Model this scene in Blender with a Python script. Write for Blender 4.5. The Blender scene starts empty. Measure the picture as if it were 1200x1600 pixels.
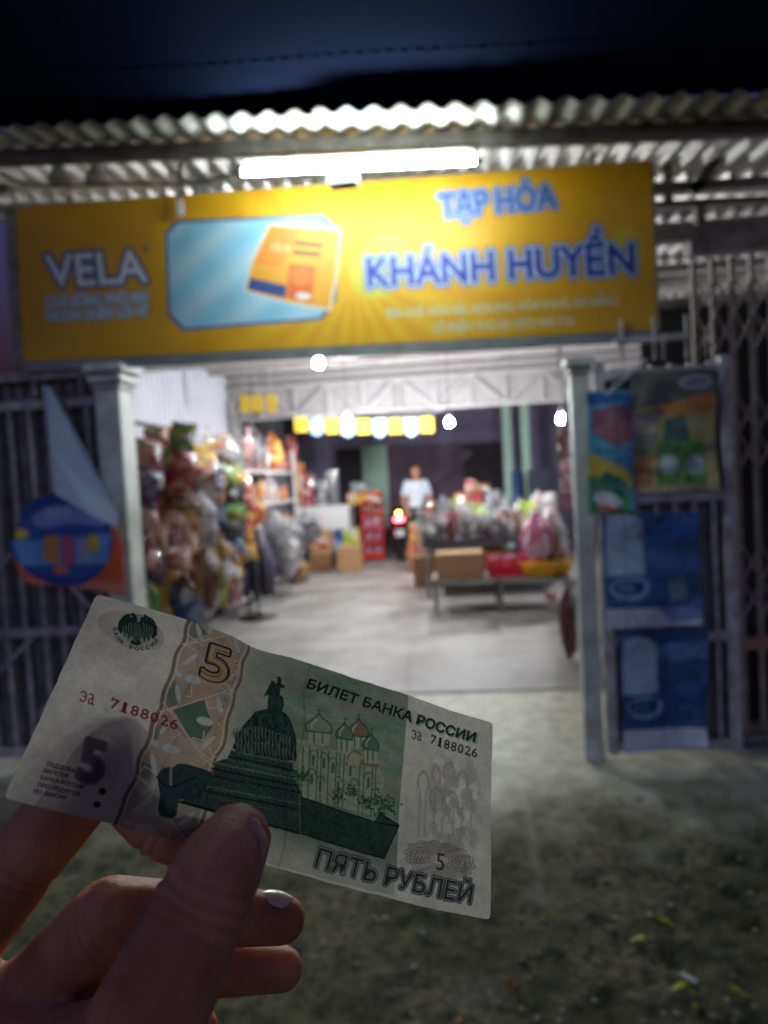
import bpy, bmesh, math, random
import numpy as np
from mathutils import Vector, Matrix, Euler

random.seed(7); RNG = np.random.default_rng(7)
SC = bpy.context.scene
COL = SC.collection
rad = math.radians

# ------------------------------------------------------------------ camera
FPX, CAM_H = 1066.0, 1.45                       # focal length in photo pixels, eye height in metres
TH, PH, RO = rad(4.8), rad(2.55), rad(3.1)      # turned left, tilted down, rolled
cF = np.array([-math.sin(TH)*math.cos(PH), math.cos(TH)*math.cos(PH), -math.sin(PH)])
_r0 = np.array([math.cos(TH), math.sin(TH), 0.0]); _u0 = np.cross(_r0, cF)
cR = math.cos(RO)*_r0 - math.sin(RO)*_u0
cU = math.sin(RO)*_r0 + math.cos(RO)*_u0
cC = np.array([0.0, 0.0, CAM_H])
cam_d = bpy.data.cameras.new('camera'); cam = bpy.data.objects.new('camera', cam_d); COL.objects.link(cam)
cam.matrix_world = Matrix(((cR[0], cU[0], -cF[0], 0), (cR[1], cU[1], -cF[1], 0), (cR[2], cU[2], -cF[2], CAM_H), (0, 0, 0, 1)))
cam_d.sensor_fit = 'VERTICAL'; cam_d.sensor_height = 36.0; cam_d.lens = 36.0*FPX/1600.0
cam_d.clip_start = 0.01; cam_d.clip_end = 2000
cam_d.dof.use_dof = True; cam_d.dof.focus_distance = 0.203
cam_d.dof.aperture_fstop = cam_d.lens/2.25; cam_d.dof.aperture_blades = 0
SC.camera = cam

# ------------------------------------------------------------------ dusk sky, last trace of sun, exposure
W = bpy.data.worlds.new('World'); SC.world = W; W.use_nodes = True
_nt = W.node_tree; _bg = _nt.nodes['Background']
_sky = _nt.nodes.new('ShaderNodeTexSky'); _sky.sky_type = 'NISHITA'; _sky.sun_disc = False; _sky.ozone_density = 1.9
_sky.sun_elevation = rad(-3.4); _sky.sun_rotation = rad(180)
_tint = _nt.nodes.new('ShaderNodeMix'); _tint.data_type = 'RGBA'; _tint.blend_type = 'MULTIPLY'
_tint.inputs[0].default_value = 1.0; _tint.inputs[7].default_value = (1.0, 0.92, 1.3, 1)
_nt.links.new(_sky.outputs[0], _tint.inputs[6]); _nt.links.new(_tint.outputs[2], _bg.inputs[0])
_bg.inputs[1].default_value = 1.75
sun_d = bpy.data.lights.new('sun', 'SUN'); sun_d.energy = 0.01; sun_d.angle = rad(20); sun_d.color = (1, 0.85, 0.7)
sun = bpy.data.objects.new('sun', sun_d); COL.objects.link(sun); sun.rotation_euler = (rad(70), 0, rad(0))
SC.view_settings.view_transform = 'Standard'; SC.view_settings.look = 'None'
SC.view_settings.exposure = 0.2; SC.view_settings.gamma = 1.0
TUBE_L, BULB_L = 125.0, 2000.0                     # radiance of the tube lamp and of the bulbs
SC.cycles.use_denoising = True
SC.cycles.max_bounces = 7; SC.cycles.transparent_max_bounces = 12
SC.cycles.sample_clamp_indirect = 6.0
SC.cycles.caustics_reflective = False; SC.cycles.caustics_refractive = False

# ------------------------------------------------------------------ photo pixel -> world helpers
def ray(x, y): return cF + (x-600)/FPX*cR - (y-800)/FPX*cU
def at(x, y, Y):
    r = ray(x, y); return cC + r*(Y/r[1])
def onground(x, y, z=0.0):
    r = ray(x, y); return cC + r*((z-CAM_H)/r[2])
def camspace(p): return cC + p[0]*cR + p[1]*cU + p[2]*cF
def pxd(x, y, d): return camspace(((x-600)/FPX*d, -(y-800)/FPX*d, d))
def V(*a): return Vector(a)

# ------------------------------------------------------------------ colour + noise
def s2l(c):
    c = np.asarray(c, float)
    return np.where(c <= 0.04045, c/12.92, ((c+0.055)/1.055)**2.4)
def rgb(r, g, b): return tuple(float(q) for q in s2l(np.array([r, g, b])/255.0))
_H = np.random.default_rng(3).random((256, 256))
def vnoise(x, y):
    x = np.asarray(x, float); y = np.asarray(y, float)
    xi = np.floor(x).astype(int); yi = np.floor(y).astype(int)
    fx = x-xi; fy = y-yi; fx = fx*fx*(3-2*fx); fy = fy*fy*(3-2*fy)
    g = lambda a, b: _H[a & 255, b & 255]
    return (g(xi, yi)*(1-fx)+g(xi+1, yi)*fx)*(1-fy) + (g(xi, yi+1)*(1-fx)+g(xi+1, yi+1)*fx)*fy
def fbm(x, y, o=4):
    s = 0; a = 0.5; n = 0
    for k in range(o):
        s = s + a*vnoise(x*2**k+17*k, y*2**k+5*k); n += a; a *= 0.5
    return s/n

# ------------------------------------------------------------------ objects
def mesh_from(name, v, f, smooth=False):
    me = bpy.data.meshes.new(name); me.from_pydata([tuple(map(float, p)) for p in v], [], f); me.update()
    if smooth: me.polygons.foreach_set('use_smooth', [True]*len(me.polygons))
    return me
def link(name, me, mat=None, parent=None):
    o = bpy.data.objects.new(name, me); COL.objects.link(o)
    if mat is not None and me is not None:
        if len(me.materials) == 0: me.materials.append(mat)
        else:
            o.material_slots[0].link = 'OBJECT'; o.material_slots[0].material = mat
    if parent is not None: o.parent = parent
    return o
def tag(o, label=None, cat=None, group=None, kind=None):
    if label: o['label'] = label
    if cat: o['category'] = cat
    if group: o['group'] = group
    if kind: o['kind'] = kind
    return o
def thing(name, label, cat, loc=(0, 0, 0), rotz=0.0, group=None):
    o = bpy.data.objects.new(name, None); COL.objects.link(o); o.empty_display_size = 0.1
    o.location = tuple(map(float, loc)); o.rotation_euler = (0, 0, rotz)
    return tag(o, label, cat, group)

class MB:
    """collects boxes, bars, tubes and lathes into one mesh"""
    def __init__(s): s.v = []; s.f = []
    def add(s, v, f):
        n = len(s.v); s.v += [tuple(map(float, p)) for p in v]; s.f += [tuple(i+n for i in q) for q in f]; return s
    def box(s, c, d, rz=0.0):
        x, y, z = np.array(d)/2.0; P = []
        for a in (-1, 1):
            for b in (-1, 1):
                for e in (-1, 1):
                    px, py = a*x, b*y
                    P.append((c[0]+px*math.cos(rz)-py*math.sin(rz), c[1]+px*math.sin(rz)+py*math.cos(rz), c[2]+e*z))
        return s.add(P, [(0, 1, 3, 2), (4, 6, 7, 5), (0, 4, 5, 1), (2, 3, 7, 6), (0, 2, 6, 4), (1, 5, 7, 3)])
    def bar(s, p, q, w, h, up=(0, 0, 1)):
        p = np.array(p, float); q = np.array(q, float); d = (q-p)/np.linalg.norm(q-p)
        up = np.array(up, float)
        if abs(d@up) > 0.98: up = np.array([0., 1., 0.])
        a = np.cross(d, up); a /= np.linalg.norm(a); b = np.cross(a, d)
        P = []
        for e in (p, q):
            for (i, j) in ((-1, -1), (1, -1), (1, 1), (-1, 1)): P.append(e+a*i*w/2+b*j*h/2)
        return s.add(P, [(3, 2, 1, 0), (4, 5, 6, 7), (0, 1, 5, 4), (1, 2, 6, 5), (2, 3, 7, 6), (3, 0, 4, 7)])
    def tube(s, pts, r, n=10, caps=True):
        pts = [np.array(p, float) for p in pts]; rs = r if hasattr(r, '__len__') else [r]*len(pts)
        P = []; F = []
        for k, p in enumerate(pts):
            d = pts[min(k+1, len(pts)-1)]-pts[max(k-1, 0)]; d /= np.linalg.norm(d)
            up = np.array([0, 0, 1.]) if abs(d[2]) < 0.95 else np.array([0, 1., 0])
            a = np.cross(d, up); a /= np.linalg.norm(a); b = np.cross(a, d)
            for i in range(n):
                t = 2*math.pi*i/n; P.append(p+rs[k]*(a*math.cos(t)+b*math.sin(t)))
        for k in range(len(pts)-1):
            for i in range(n):
                j = (i+1) % n; F.append((k*n+i, k*n+j, (k+1)*n+j, (k+1)*n+i))
        if caps:
            F.append(tuple(range(n-1, -1, -1))); F.append(tuple((len(pts)-1)*n+i for i in range(n)))
        return s.add(P, F)
    def lathe(s, prof, n=16, c=(0, 0, 0)):
        P = []; F = []
        for (r, z) in prof:
            for i in range(n):
                t = 2*math.pi*i/n; P.append((c[0]+r*math.cos(t), c[1]+r*math.sin(t), c[2]+z))
        for k in range(len(prof)-1):
            for i in range(n):
                j = (i+1) % n; F.append((k*n+i, k*n+j, (k+1)*n+j, (k+1)*n+i))
        F.append(tuple(range(n-1, -1, -1))); F.append(tuple((len(prof)-1)*n+i for i in range(n)))
        return s.add(P, F)
    def mesh(s, name, smooth=False, bevel=0.0):
        me = mesh_from(name, s.v, s.f, smooth)
        if bevel > 0:
            bm = bmesh.new(); bm.from_mesh(me)
            bmesh.ops.bevel(bm, geom=list(bm.edges), offset=bevel, segments=1, affect='EDGES', profile=0.5, clamp_overlap=True)
            bm.to_mesh(me); bm.free()
        return me
    def build(s, name, mat, parent=None, smooth=False, bevel=0.0):
        return link(name, s.mesh(name, smooth, bevel), mat, parent)

# ------------------------------------------------------------------ materials
MATS = {}
def nodes_of(name):
    m = bpy.data.materials.new(name); m.use_nodes = True
    return m, m.node_tree, m.node_tree.nodes['Principled BSDF']
def mat(name, c, rough=0.5, metal=0.0, var=0.25, scale=8.0, bump=0.15, bscale=60.0, spec=0.5, c2=None, coat=0.0, sss=0.0):
    """noise-varied colour, roughness and fine relief; c2 = second tone (dirt, rust)"""
    if name in MATS: return MATS[name]
    m, nt, b = nodes_of(name); N = nt.nodes.new; L = nt.links.new
    tc = N('ShaderNodeTexCoord'); no = N('ShaderNodeTexNoise'); no.inputs['Scale'].default_value = scale
    no.inputs['Detail'].default_value = 6; no.inputs['Roughness'].default_value = 0.62; L(tc.outputs['Object'], no.inputs['Vector'])
    cr = N('ShaderNodeValToRGB'); c = np.array(c); d = np.array(c2) if c2 is not None else c*(1-var)
    cr.color_ramp.elements[0].position = 0.36; cr.color_ramp.elements[0].color = (*d, 1)
    cr.color_ramp.elements[1].position = 0.62; cr.color_ramp.elements[1].color = (*c, 1)
    L(no.outputs['Fac'], cr.inputs['Fac']); L(cr.outputs['Color'], b.inputs['Base Color'])
    b.inputs['Metallic'].default_value = metal; b.inputs['Specular IOR Level'].default_value = spec
    b.inputs['Coat Weight'].default_value = coat
    rr = N('ShaderNodeMapRange'); rr.inputs['To Min'].default_value = max(rough-0.12, 0.04); rr.inputs['To Max'].default_value = min(rough+0.15, 1)
    L(no.outputs['Fac'], rr.inputs['Value']); L(rr.outputs['Result'], b.inputs['Roughness'])
    if bump > 0:
        n2 = N('ShaderNodeTexNoise'); n2.inputs['Scale'].default_value = bscale; n2.inputs['Detail'].default_value = 4
        L(tc.outputs['Object'], n2.inputs['Vector'])
        bp = N('ShaderNodeBump'); bp.inputs['Strength'].default_value = bump; bp.inputs['Distance'].default_value = 0.01
        L(n2.outputs['Fac'], bp.inputs['Height']); L(bp.outputs['Normal'], b.inputs['Normal'])
    MATS[name] = m; return m
def emit(name, c, s):
    if name in MATS: return MATS[name]
    m, nt, b = nodes_of(name); b.inputs['Base Color'].default_value = (0.8, 0.8, 0.8, 1)
    b.inputs['Emission Color'].default_value = (*c, 1); b.inputs['Emission Strength'].default_value = s
    MATS[name] = m; return m
def wrapper(name, c, c2, rough=0.22):
    """printed plastic wrapping: blocks of two inks, crinkled gloss"""
    if name in MATS: return MATS[name]
    m, nt, b = nodes_of(name); N = nt.nodes.new; L = nt.links.new
    tc = N('ShaderNodeTexCoord'); vo = N('ShaderNodeTexVoronoi'); vo.inputs['Scale'].default_value = 3.2
    mp = N('ShaderNodeMapping'); L(tc.outputs['Generated'], mp.inputs['Vector'])
    oi = N('ShaderNodeObjectInfo'); L(oi.outputs['Random'], mp.inputs['Location'])
    L(mp.outputs['Vector'], vo.inputs['Vector'])
    sep = N('ShaderNodeSeparateColor'); L(vo.outputs['Color'], sep.inputs['Color'])
    cr = N('ShaderNodeValToRGB'); cr.color_ramp.interpolation = 'CONSTANT'
    e = cr.color_ramp.elements; e[0].position = 0; e[0].color = (*c, 1); e[1].position = 0.58; e[1].color = (*c2, 1)
    k = cr.color_ramp.elements.new(0.86); k.color = (0.5, 0.48, 0.46, 1)
    L(sep.outputs[0], cr.inputs['Fac']); L(cr.outputs['Color'], b.inputs['Base Color'])
    b.inputs['Roughness'].default_value = rough; b.inputs['Coat Weight'].default_value = 1.0; b.inputs['Coat Roughness'].default_value = 0.03
    n2 = N('ShaderNodeTexNoise'); n2.inputs['Scale'].default_value = 30; n2.inputs['Detail'].default_value = 3
    L(tc.outputs['Object'], n2.inputs['Vector'])
    bp = N('ShaderNodeBump'); bp.inputs['Strength'].default_value = 0.7; bp.inputs['Distance'].default_value = 0.02
    L(n2.outputs['Fac'], bp.inputs['Height']); L(bp.outputs['Normal'], b.inputs['Normal'])
    MATS[name] = m; return m
def clearwrap():
    if 'clearwrap' in MATS: return MATS['clearwrap']
    m, nt, b = nodes_of('clear_plastic'); N = nt.nodes.new; L = nt.links.new
    b.inputs['Base Color'].default_value = (0.62, 0.62, 0.65, 1); b.inputs['Roughness'].default_value = 0.12
    b.inputs['Alpha'].default_value = 0.42; b.inputs['Coat Weight'].default_value = 1.0; b.inputs['Coat Roughness'].default_value = 0.05
    tc = N('ShaderNodeTexCoord'); n2 = N('ShaderNodeTexNoise'); n2.inputs['Scale'].default_value = 22; n2.inputs['Detail'].default_value = 3
    L(tc.outputs['Object'], n2.inputs['Vector'])
    bp = N('ShaderNodeBump'); bp.inputs['Strength'].default_value = 1.0; bp.inputs['Distance'].default_value = 0.04
    L(n2.outputs['Fac'], bp.inputs['Height']); L(bp.outputs['Normal'], b.inputs['Normal'])
    MATS['clearwrap'] = m; return m
def printmat(name, rough=0.4, translucent=0.0, fibre=0.0, coat=0.0):
    """ink colours carried by the surface's own colour layer"""
    if name in MATS: return MATS[name]
    m, nt, b = nodes_of(name); N = nt.nodes.new; L = nt.links.new
    a = N('ShaderNodeAttribute'); a.attribute_name = 'print'; src = a.outputs['Color']
    tc = N('ShaderNodeTexCoord')
    no = N('ShaderNodeTexNoise'); no.inputs['Scale'].default_value = 900 if fibre else 6; no.inputs['Detail'].default_value = 5
    L(tc.outputs['Object'], no.inputs['Vector'])
    mr = N('ShaderNodeMapRange'); mr.inputs['To Min'].default_value = 0.78; mr.inputs['To Max'].default_value = 1.12
    L(no.outputs['Fac'], mr.inputs['Value'])
    mx = N('ShaderNodeMix'); mx.data_type = 'RGBA'; mx.blend_type = 'MULTIPLY'; mx.inputs[0].default_value = 1.0
    L(src, mx.inputs[6]); L(mr.outputs['Result'], mx.inputs[7]); src = mx.outputs[2]
    L(src, b.inputs['Base Color']); b.inputs['Roughness'].default_value = rough; b.inputs['Coat Weight'].default_value = coat
    bp = N('ShaderNodeBump'); bp.inputs['Strength'].default_value = 0.12; bp.inputs['Distance'].default_value = 0.0004 if fibre else 0.01
    L(no.outputs['Fac'], bp.inputs['Height']); L(bp.outputs['Normal'], b.inputs['Normal'])
    if translucent > 0:
        t = N('ShaderNodeBsdfTranslucent'); L(src, t.inputs['Color'])
        ms = N('ShaderNodeMixShader'); ms.inputs[0].default_value = translucent
        L(b.outputs[0], ms.inputs[1]); L(t.outputs[0], ms.inputs[2])
        L(ms.outputs[0], nt.nodes['Material Output'].inputs['Surface'])
    MATS[name] = m; return m

STEEL = mat('galvanised_steel', rgb(150, 152, 148), 0.45, 0.6, var=0.35, scale=14)
PAINTED = mat('pale_green_paint', rgb(216, 224, 216), 0.45, c2=rgb(170, 172, 158), scale=5, bump=0.05)
DARKSTEEL = mat('dark_painted_steel', rgb(142, 140, 136), 0.5, 0.1, c2=rgb(104, 96, 88), scale=12)
GREYBAR = mat('grey_gate_paint', rgb(206, 208, 202), 0.5, 0.0, c2=rgb(150, 142, 132), scale=15)
TRUSS = mat('truss_paint', rgb(172, 166, 164), 0.5, 0.1, var=0.2)
BLACK = mat('black_plastic', rgb(32, 32, 34), 0.4)
WHITEP = mat('white_plastic', rgb(200, 200, 200), 0.4, var=0.06, bump=0.03)
CARD = mat('cardboard', rgb(162, 124, 88), 0.8, var=0.14, bump=0.06)
CARD2 = mat('brown_cardboard', rgb(138, 98, 66), 0.8, var=0.18, bump=0.06)
TAPE = mat('packing_tape', rgb(206, 176, 120), 0.25, var=0.05, bump=0)

# ------------------------------------------------------------------ print rasteriser (numpy, no files)
_TXT = {}
def text_tris(t):
    if t in _TXT: return _TXT[t]
    c = bpy.data.curves.new('lettering', 'FONT'); c.body = t; c.resolution_u = 4
    o = bpy.data.objects.new('lettering', c); COL.objects.link(o)
    me = bpy.data.meshes.new_from_object(o.evaluated_get(bpy.context.evaluated_depsgraph_get()))
    me.calc_loop_triangles()
    v = np.array([q.co[:2] for q in me.vertices]); f = np.array([q.vertices[:] for q in me.loop_triangles])
    bpy.data.objects.remove(o); bpy.data.curves.remove(c); bpy.data.meshes.remove(me)
    _TXT[t] = (v, f); return v, f
def homography(src, dst):
    A = []
    for (x, y), (u, v) in zip(src, dst):
        A.append([x, y, 1, 0, 0, 0, -u*x, -u*y, -u]); A.append([0, 0, 0, x, y, 1, -v*x, -v*y, -v])
    return np.linalg.svd(np.array(A, float))[2][-1].reshape(3, 3)
class Canvas:
    """w x h surface units, drawn in photo pixels through the surface's own corners, then averaged on to a vertex grid"""
    def __init__(s, w, h, res, ss, base, corners=None):
        s.w, s.h = w, h; s.ss = ss
        s.nx, s.ny = int(round(w*res)), int(round(h*res))
        s.W, s.Hh = s.nx*ss, s.ny*ss; s.k = s.W/w
        s.img = np.empty((s.Hh, s.W, 3), np.float32); s.img[:] = np.array(base)/255.0
        s.M = homography(corners, [(0, 0), (w, 0), (w, h), (0, h)]) if corners else None
    def q(s, pts):
        pts = np.atleast_2d(np.array(pts, float))
        if s.M is not None:
            p = np.c_[pts, np.ones(len(pts))] @ s.M.T; pts = p[:, :2]/p[:, 2:]
        return pts*s.k
    def _bb(s, P, pad=2):
        x0, y0 = np.floor(P.min(0)-pad).astype(int); x1, y1 = np.ceil(P.max(0)+pad).astype(int)
        x0 = max(x0, 0); y0 = max(y0, 0); x1 = min(x1, s.W); y1 = min(y1, s.Hh)
        return (x0, y0, x1, y1) if x1 > x0 and y1 > y0 else None
    def poly_mask(s, P, m):
        bb = s._bb(P)
        if bb is None: return
        x0, y0, x1, y1 = bb; X, Y = np.meshgrid(np.arange(x0, x1)+.5, np.arange(y0, y1)+.5)
        ins = np.zeros(X.shape, bool); n = len(P)
        for i in range(n):
            (ax, ay), (bx, by) = P[i], P[(i+1) % n]
            if ay == by: continue
            c = ((ay > Y) != (by > Y)) & (X < (bx-ax)*(Y-ay)/(by-ay)+ax); ins ^= c
        m[y0:y1, x0:x1] |= ins
    def blank(s): return np.zeros((s.Hh, s.W), bool)
    def poly(s, pts, c, a=1.0, smooth=0):
        P = s.q(pts)
        if smooth: P = chaikin(P, smooth)
        m = s.blank(); s.poly_mask(P, m); s.paint(m, c, a); return m
    def line_mask(s, pts, wd, m, closed=False, smooth=0):
        P = s.q(pts)
        if smooth: P = chaikin(P, smooth, closed)
        r = wd*s.k/2
        for i in range(len(P) if closed else len(P)-1):
            a, b = P[i], P[(i+1) % len(P)]; bb = s._bb(np.array([a, b]), r+1)
            if bb is None: continue
            x0, y0, x1, y1 = bb; X, Y = np.meshgrid(np.arange(x0, x1)+.5, np.arange(y0, y1)+.5)
            d = b-a; l = max(d@d, 1e-9); t = np.clip(((X-a[0])*d[0]+(Y-a[1])*d[1])/l, 0, 1)
            m[y0:y1, x0:x1] |= (X-a[0]-t*d[0])**2+(Y-a[1]-t*d[1])**2 <= r*r
        return m
    def line(s, pts, wd, c, a=1.0, closed=False, smooth=0):
        m = s.line_mask(pts, wd, s.blank(), closed, smooth); s.paint(m, c, a); return m
    def ell(s, cx, cy, rx, ry, ang, c, a=1.0, n=40):
        t = np.linspace(0, 2*math.pi, n, endpoint=False); ca, sa = math.cos(rad(ang)), math.sin(rad(ang))
        return s.poly(np.c_[cx+rx*np.cos(t)*ca-ry*np.sin(t)*sa, cy+rx*np.cos(t)*sa+ry*np.sin(t)*ca], c, a)
    def leaf(s, cx, cy, l, w, ang, c, a=1.0):
        t = np.linspace(0, math.pi, 12); x = -l*np.cos(t); y = w*np.sin(t)
        x = np.r_[x, x[::-1]]; y = np.r_[y, -y[::-1]]; ca, sa = math.cos(rad(ang)), math.sin(rad(ang))
        return s.poly(np.c_[cx+x*ca-y*sa, cy+x*sa+y*ca], c, a)
    def text_mask(s, t, bl, br, tl, m=None):
        if m is None: m = s.blank()
        v, f = text_tris(t); B, R_, T = s.q([bl, br, tl]); x0, x1 = v[:, 0].min(), v[:, 0].max()
        P = B + ((v[:, 0:1]-x0)/(x1-x0))*(R_-B) + (v[:, 1:2]/0.729)*(T-B)
        for tri in f: s.poly_mask(P[tri], m)
        return m
    def grow(s, m, px):
        o = m.copy(); r = int(round(px))
        for dx in range(-r, r+1):
            for dy in range(-r, r+1):
                if dx*dx+dy*dy <= r*r+0.5: o |= np.roll(np.roll(m, dx, 1), dy, 0)
        return o
    def paint(s, m, c, a=1.0):
        if not m.any(): return
        c = np.array(c, np.float32)/255.0
        s.img[m] = s.img[m]*(1-a) + c*a
    def text(s, t, bl, br, tl, c, a=1.0, outline=0, oc=None):
        m = s.text_mask(t, bl, br, tl)
        if outline: s.paint(s.grow(m, outline), oc)
        s.paint(m, c, a); return m
    def shade(s, field, lo, hi, mask=None):
        """ink density variation: field 0..1 multiplies the colour"""
        g = (lo+(hi-lo)*field)[..., None].astype(np.float32)
        if mask is None: s.img *= g
        else: s.img[mask] *= g[mask]
    def grid(s):
        Y, X = np.mgrid[0:s.Hh, 0:s.W]; return X/s.k, Y/s.k
    def mesh(s, name, fn):
        """fn(u, v) with u, v in 0..1 (v down) -> Nx3 points"""
        im = s.img.reshape(s.ny, s.ss, s.nx, s.ss, 3).mean((1, 3)); im = np.clip(im, 0, 1)
        U, Vv = np.meshgrid((np.arange(s.nx))/(s.nx-1), np.arange(s.ny)/(s.ny-1))
        P = fn(U.ravel(), Vv.ravel()).astype(np.float32); nv = s.nx*s.ny
        i = np.arange(nv).reshape(s.ny, s.nx)
        F = np.stack([i[:-1, :-1], i[1:, :-1], i[1:, 1:], i[:-1, 1:]], -1).reshape(-1, 4)
        me = bpy.data.meshes.new(name); me.vertices.add(nv); me.vertices.foreach_set('co', P.ravel())
        me.loops.add(F.size); me.loops.foreach_set('vertex_index', F.ravel().astype(np.int32))
        me.polygons.add(len(F)); me.polygons.foreach_set('loop_start', np.arange(0, F.size, 4, dtype=np.int32))
        me.polygons.foreach_set('use_smooth', np.ones(len(F), bool)); me.update(calc_edges=True)
        at_ = me.color_attributes.new('print', 'FLOAT_COLOR', 'POINT')
        C4 = np.ones((nv, 4), np.float32); C4[:, :3] = s2l(im.reshape(-1, 3)); at_.data.foreach_set('color', C4.ravel())
        return me
def chaikin(P, n, closed=False):
    P = np.array(P, float)
    for _ in range(n):
        Q = np.roll(P, -1, 0) if closed else P[1:]; A = P if closed else P[:-1]
        N = np.empty((2*len(A), 2)); N[0::2] = .75*A+.25*Q; N[1::2] = .25*A+.75*Q
        P = N if closed else np.vstack([P[:1], N, P[-1:]])
    return P
def z3(pts): return [(180+x*.25, 950+y*.25) for x, y in pts]      # photo crops used while measuring
def z2(pts): return [(380+x*.35, 1000+y*.35) for x, y in pts]

# ================================================================== THE SETTING
GATE_Y = 3.45
def ground_material():
    m, nt, b = nodes_of('yard_ground'); N = nt.nodes.new; L = nt.links.new
    tc = N('ShaderNodeTexCoord')
    def noise(sc, det=6, ro=0.6):
        n = N('ShaderNodeTexNoise'); n.inputs['Scale'].default_value = sc; n.inputs['Detail'].default_value = det; n.inputs['Roughness'].default_value = ro
        L(tc.outputs['Object'], n.inputs['Vector']); return n.outputs['Fac']
    def ramp(f, p0, c0, p1, c1):
        r = N('ShaderNodeValToRGB'); e = r.color_ramp.elements
        e[0].position = p0; e[0].color = (*c0, 1); e[1].position = p1; e[1].color = (*c1, 1); L(f, r.inputs['Fac']); return r.outputs['Color']
    def mix(f, a, c, mode='MIX'):
        x = N('ShaderNodeMix'); x.data_type = 'RGBA'; x.blend_type = mode
        if isinstance(f, float): x.inputs[0].default_value = f
        else: L(f, x.inputs[0])
        L(a, x.inputs[6]); L(c, x.inputs[7]); return x.outputs[2]
    grit = ramp(noise(30, 9, 0.75), 0.38, rgb(28, 28, 16), 0.60, rgb(150, 146, 108))
    moss = ramp(noise(14, 6), 0.38, rgb(38, 43, 18), 0.62, rgb(110, 110, 66))
    base = mix(ramp(noise(3.1), 0.40, (0, 0, 0), 0.58, (1, 1, 1)), grit, moss)
    conc = ramp(noise(9, 8, 0.7), 0.34, rgb(148, 147, 124), 0.62, rgb(202, 199, 180))
    # the concrete apron by the gate: its edge wanders with noise
    sp = N('ShaderNodeSeparateXYZ'); L(tc.outputs['Object'], sp.inputs[0])
    ad = N('ShaderNodeMath'); ad.operation = 'MULTIPLY_ADD'; L(noise(2.6, 5), ad.inputs[0]); ad.inputs[1].default_value = 1.5; L(sp.outputs['Y'], ad.inputs[2])
    col = mix(ramp(ad.outputs[0], 0.0, (0, 0, 0), 1.0, (1, 1, 1)), base, conc)
    mr = N('ShaderNodeMapRange'); mr.inputs['From Min'].default_value = 3.3; mr.inputs['From Max'].default_value = 4.15; mr.clamp = True
    L(ad.outputs[0], mr.inputs['Value'])
    x = N('ShaderNodeMix'); x.data_type = 'RGBA'; L(mr.outputs['Result'], x.inputs[0]); L(base, x.inputs[6]); L(conc, x.inputs[7])
    sa = N('ShaderNodeAttribute'); sa.attribute_name = 'stain'
    x2 = N('ShaderNodeMix'); x2.data_type = 'RGBA'; L(sa.outputs['Fac'], x2.inputs[0]); L(x.outputs[2], x2.inputs[6]); x2.inputs[7].default_value = (*rgb(196, 192, 172), 1)
    L(x2.outputs[2], b.inputs['Base Color']); rr_ = N('ShaderNodeMapRange'); rr_.inputs['To Min'].default_value = 0.9; rr_.inputs['To Max'].default_value = 0.5; L(mr.outputs['Result'], rr_.inputs['Value']); L(rr_.outputs['Result'], b.inputs['Roughness'])
    bp = N('ShaderNodeBump'); bp.inputs['Strength'].default_value = 1.0; bp.inputs['Distance'].default_value = 0.04
    bs = N('ShaderNodeMapRange'); bs.inputs['To Min'].default_value = 1.0; bs.inputs['To Max'].default_value = 0.12; L(mr.outputs['Result'], bs.inputs['Value']); L(bs.outputs['Result'], bp.inputs['Strength'])
    L(noise(55, 8, 0.7), bp.inputs['Height']); L(bp.outputs['Normal'], b.inputs['Normal'])
    return m
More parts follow.
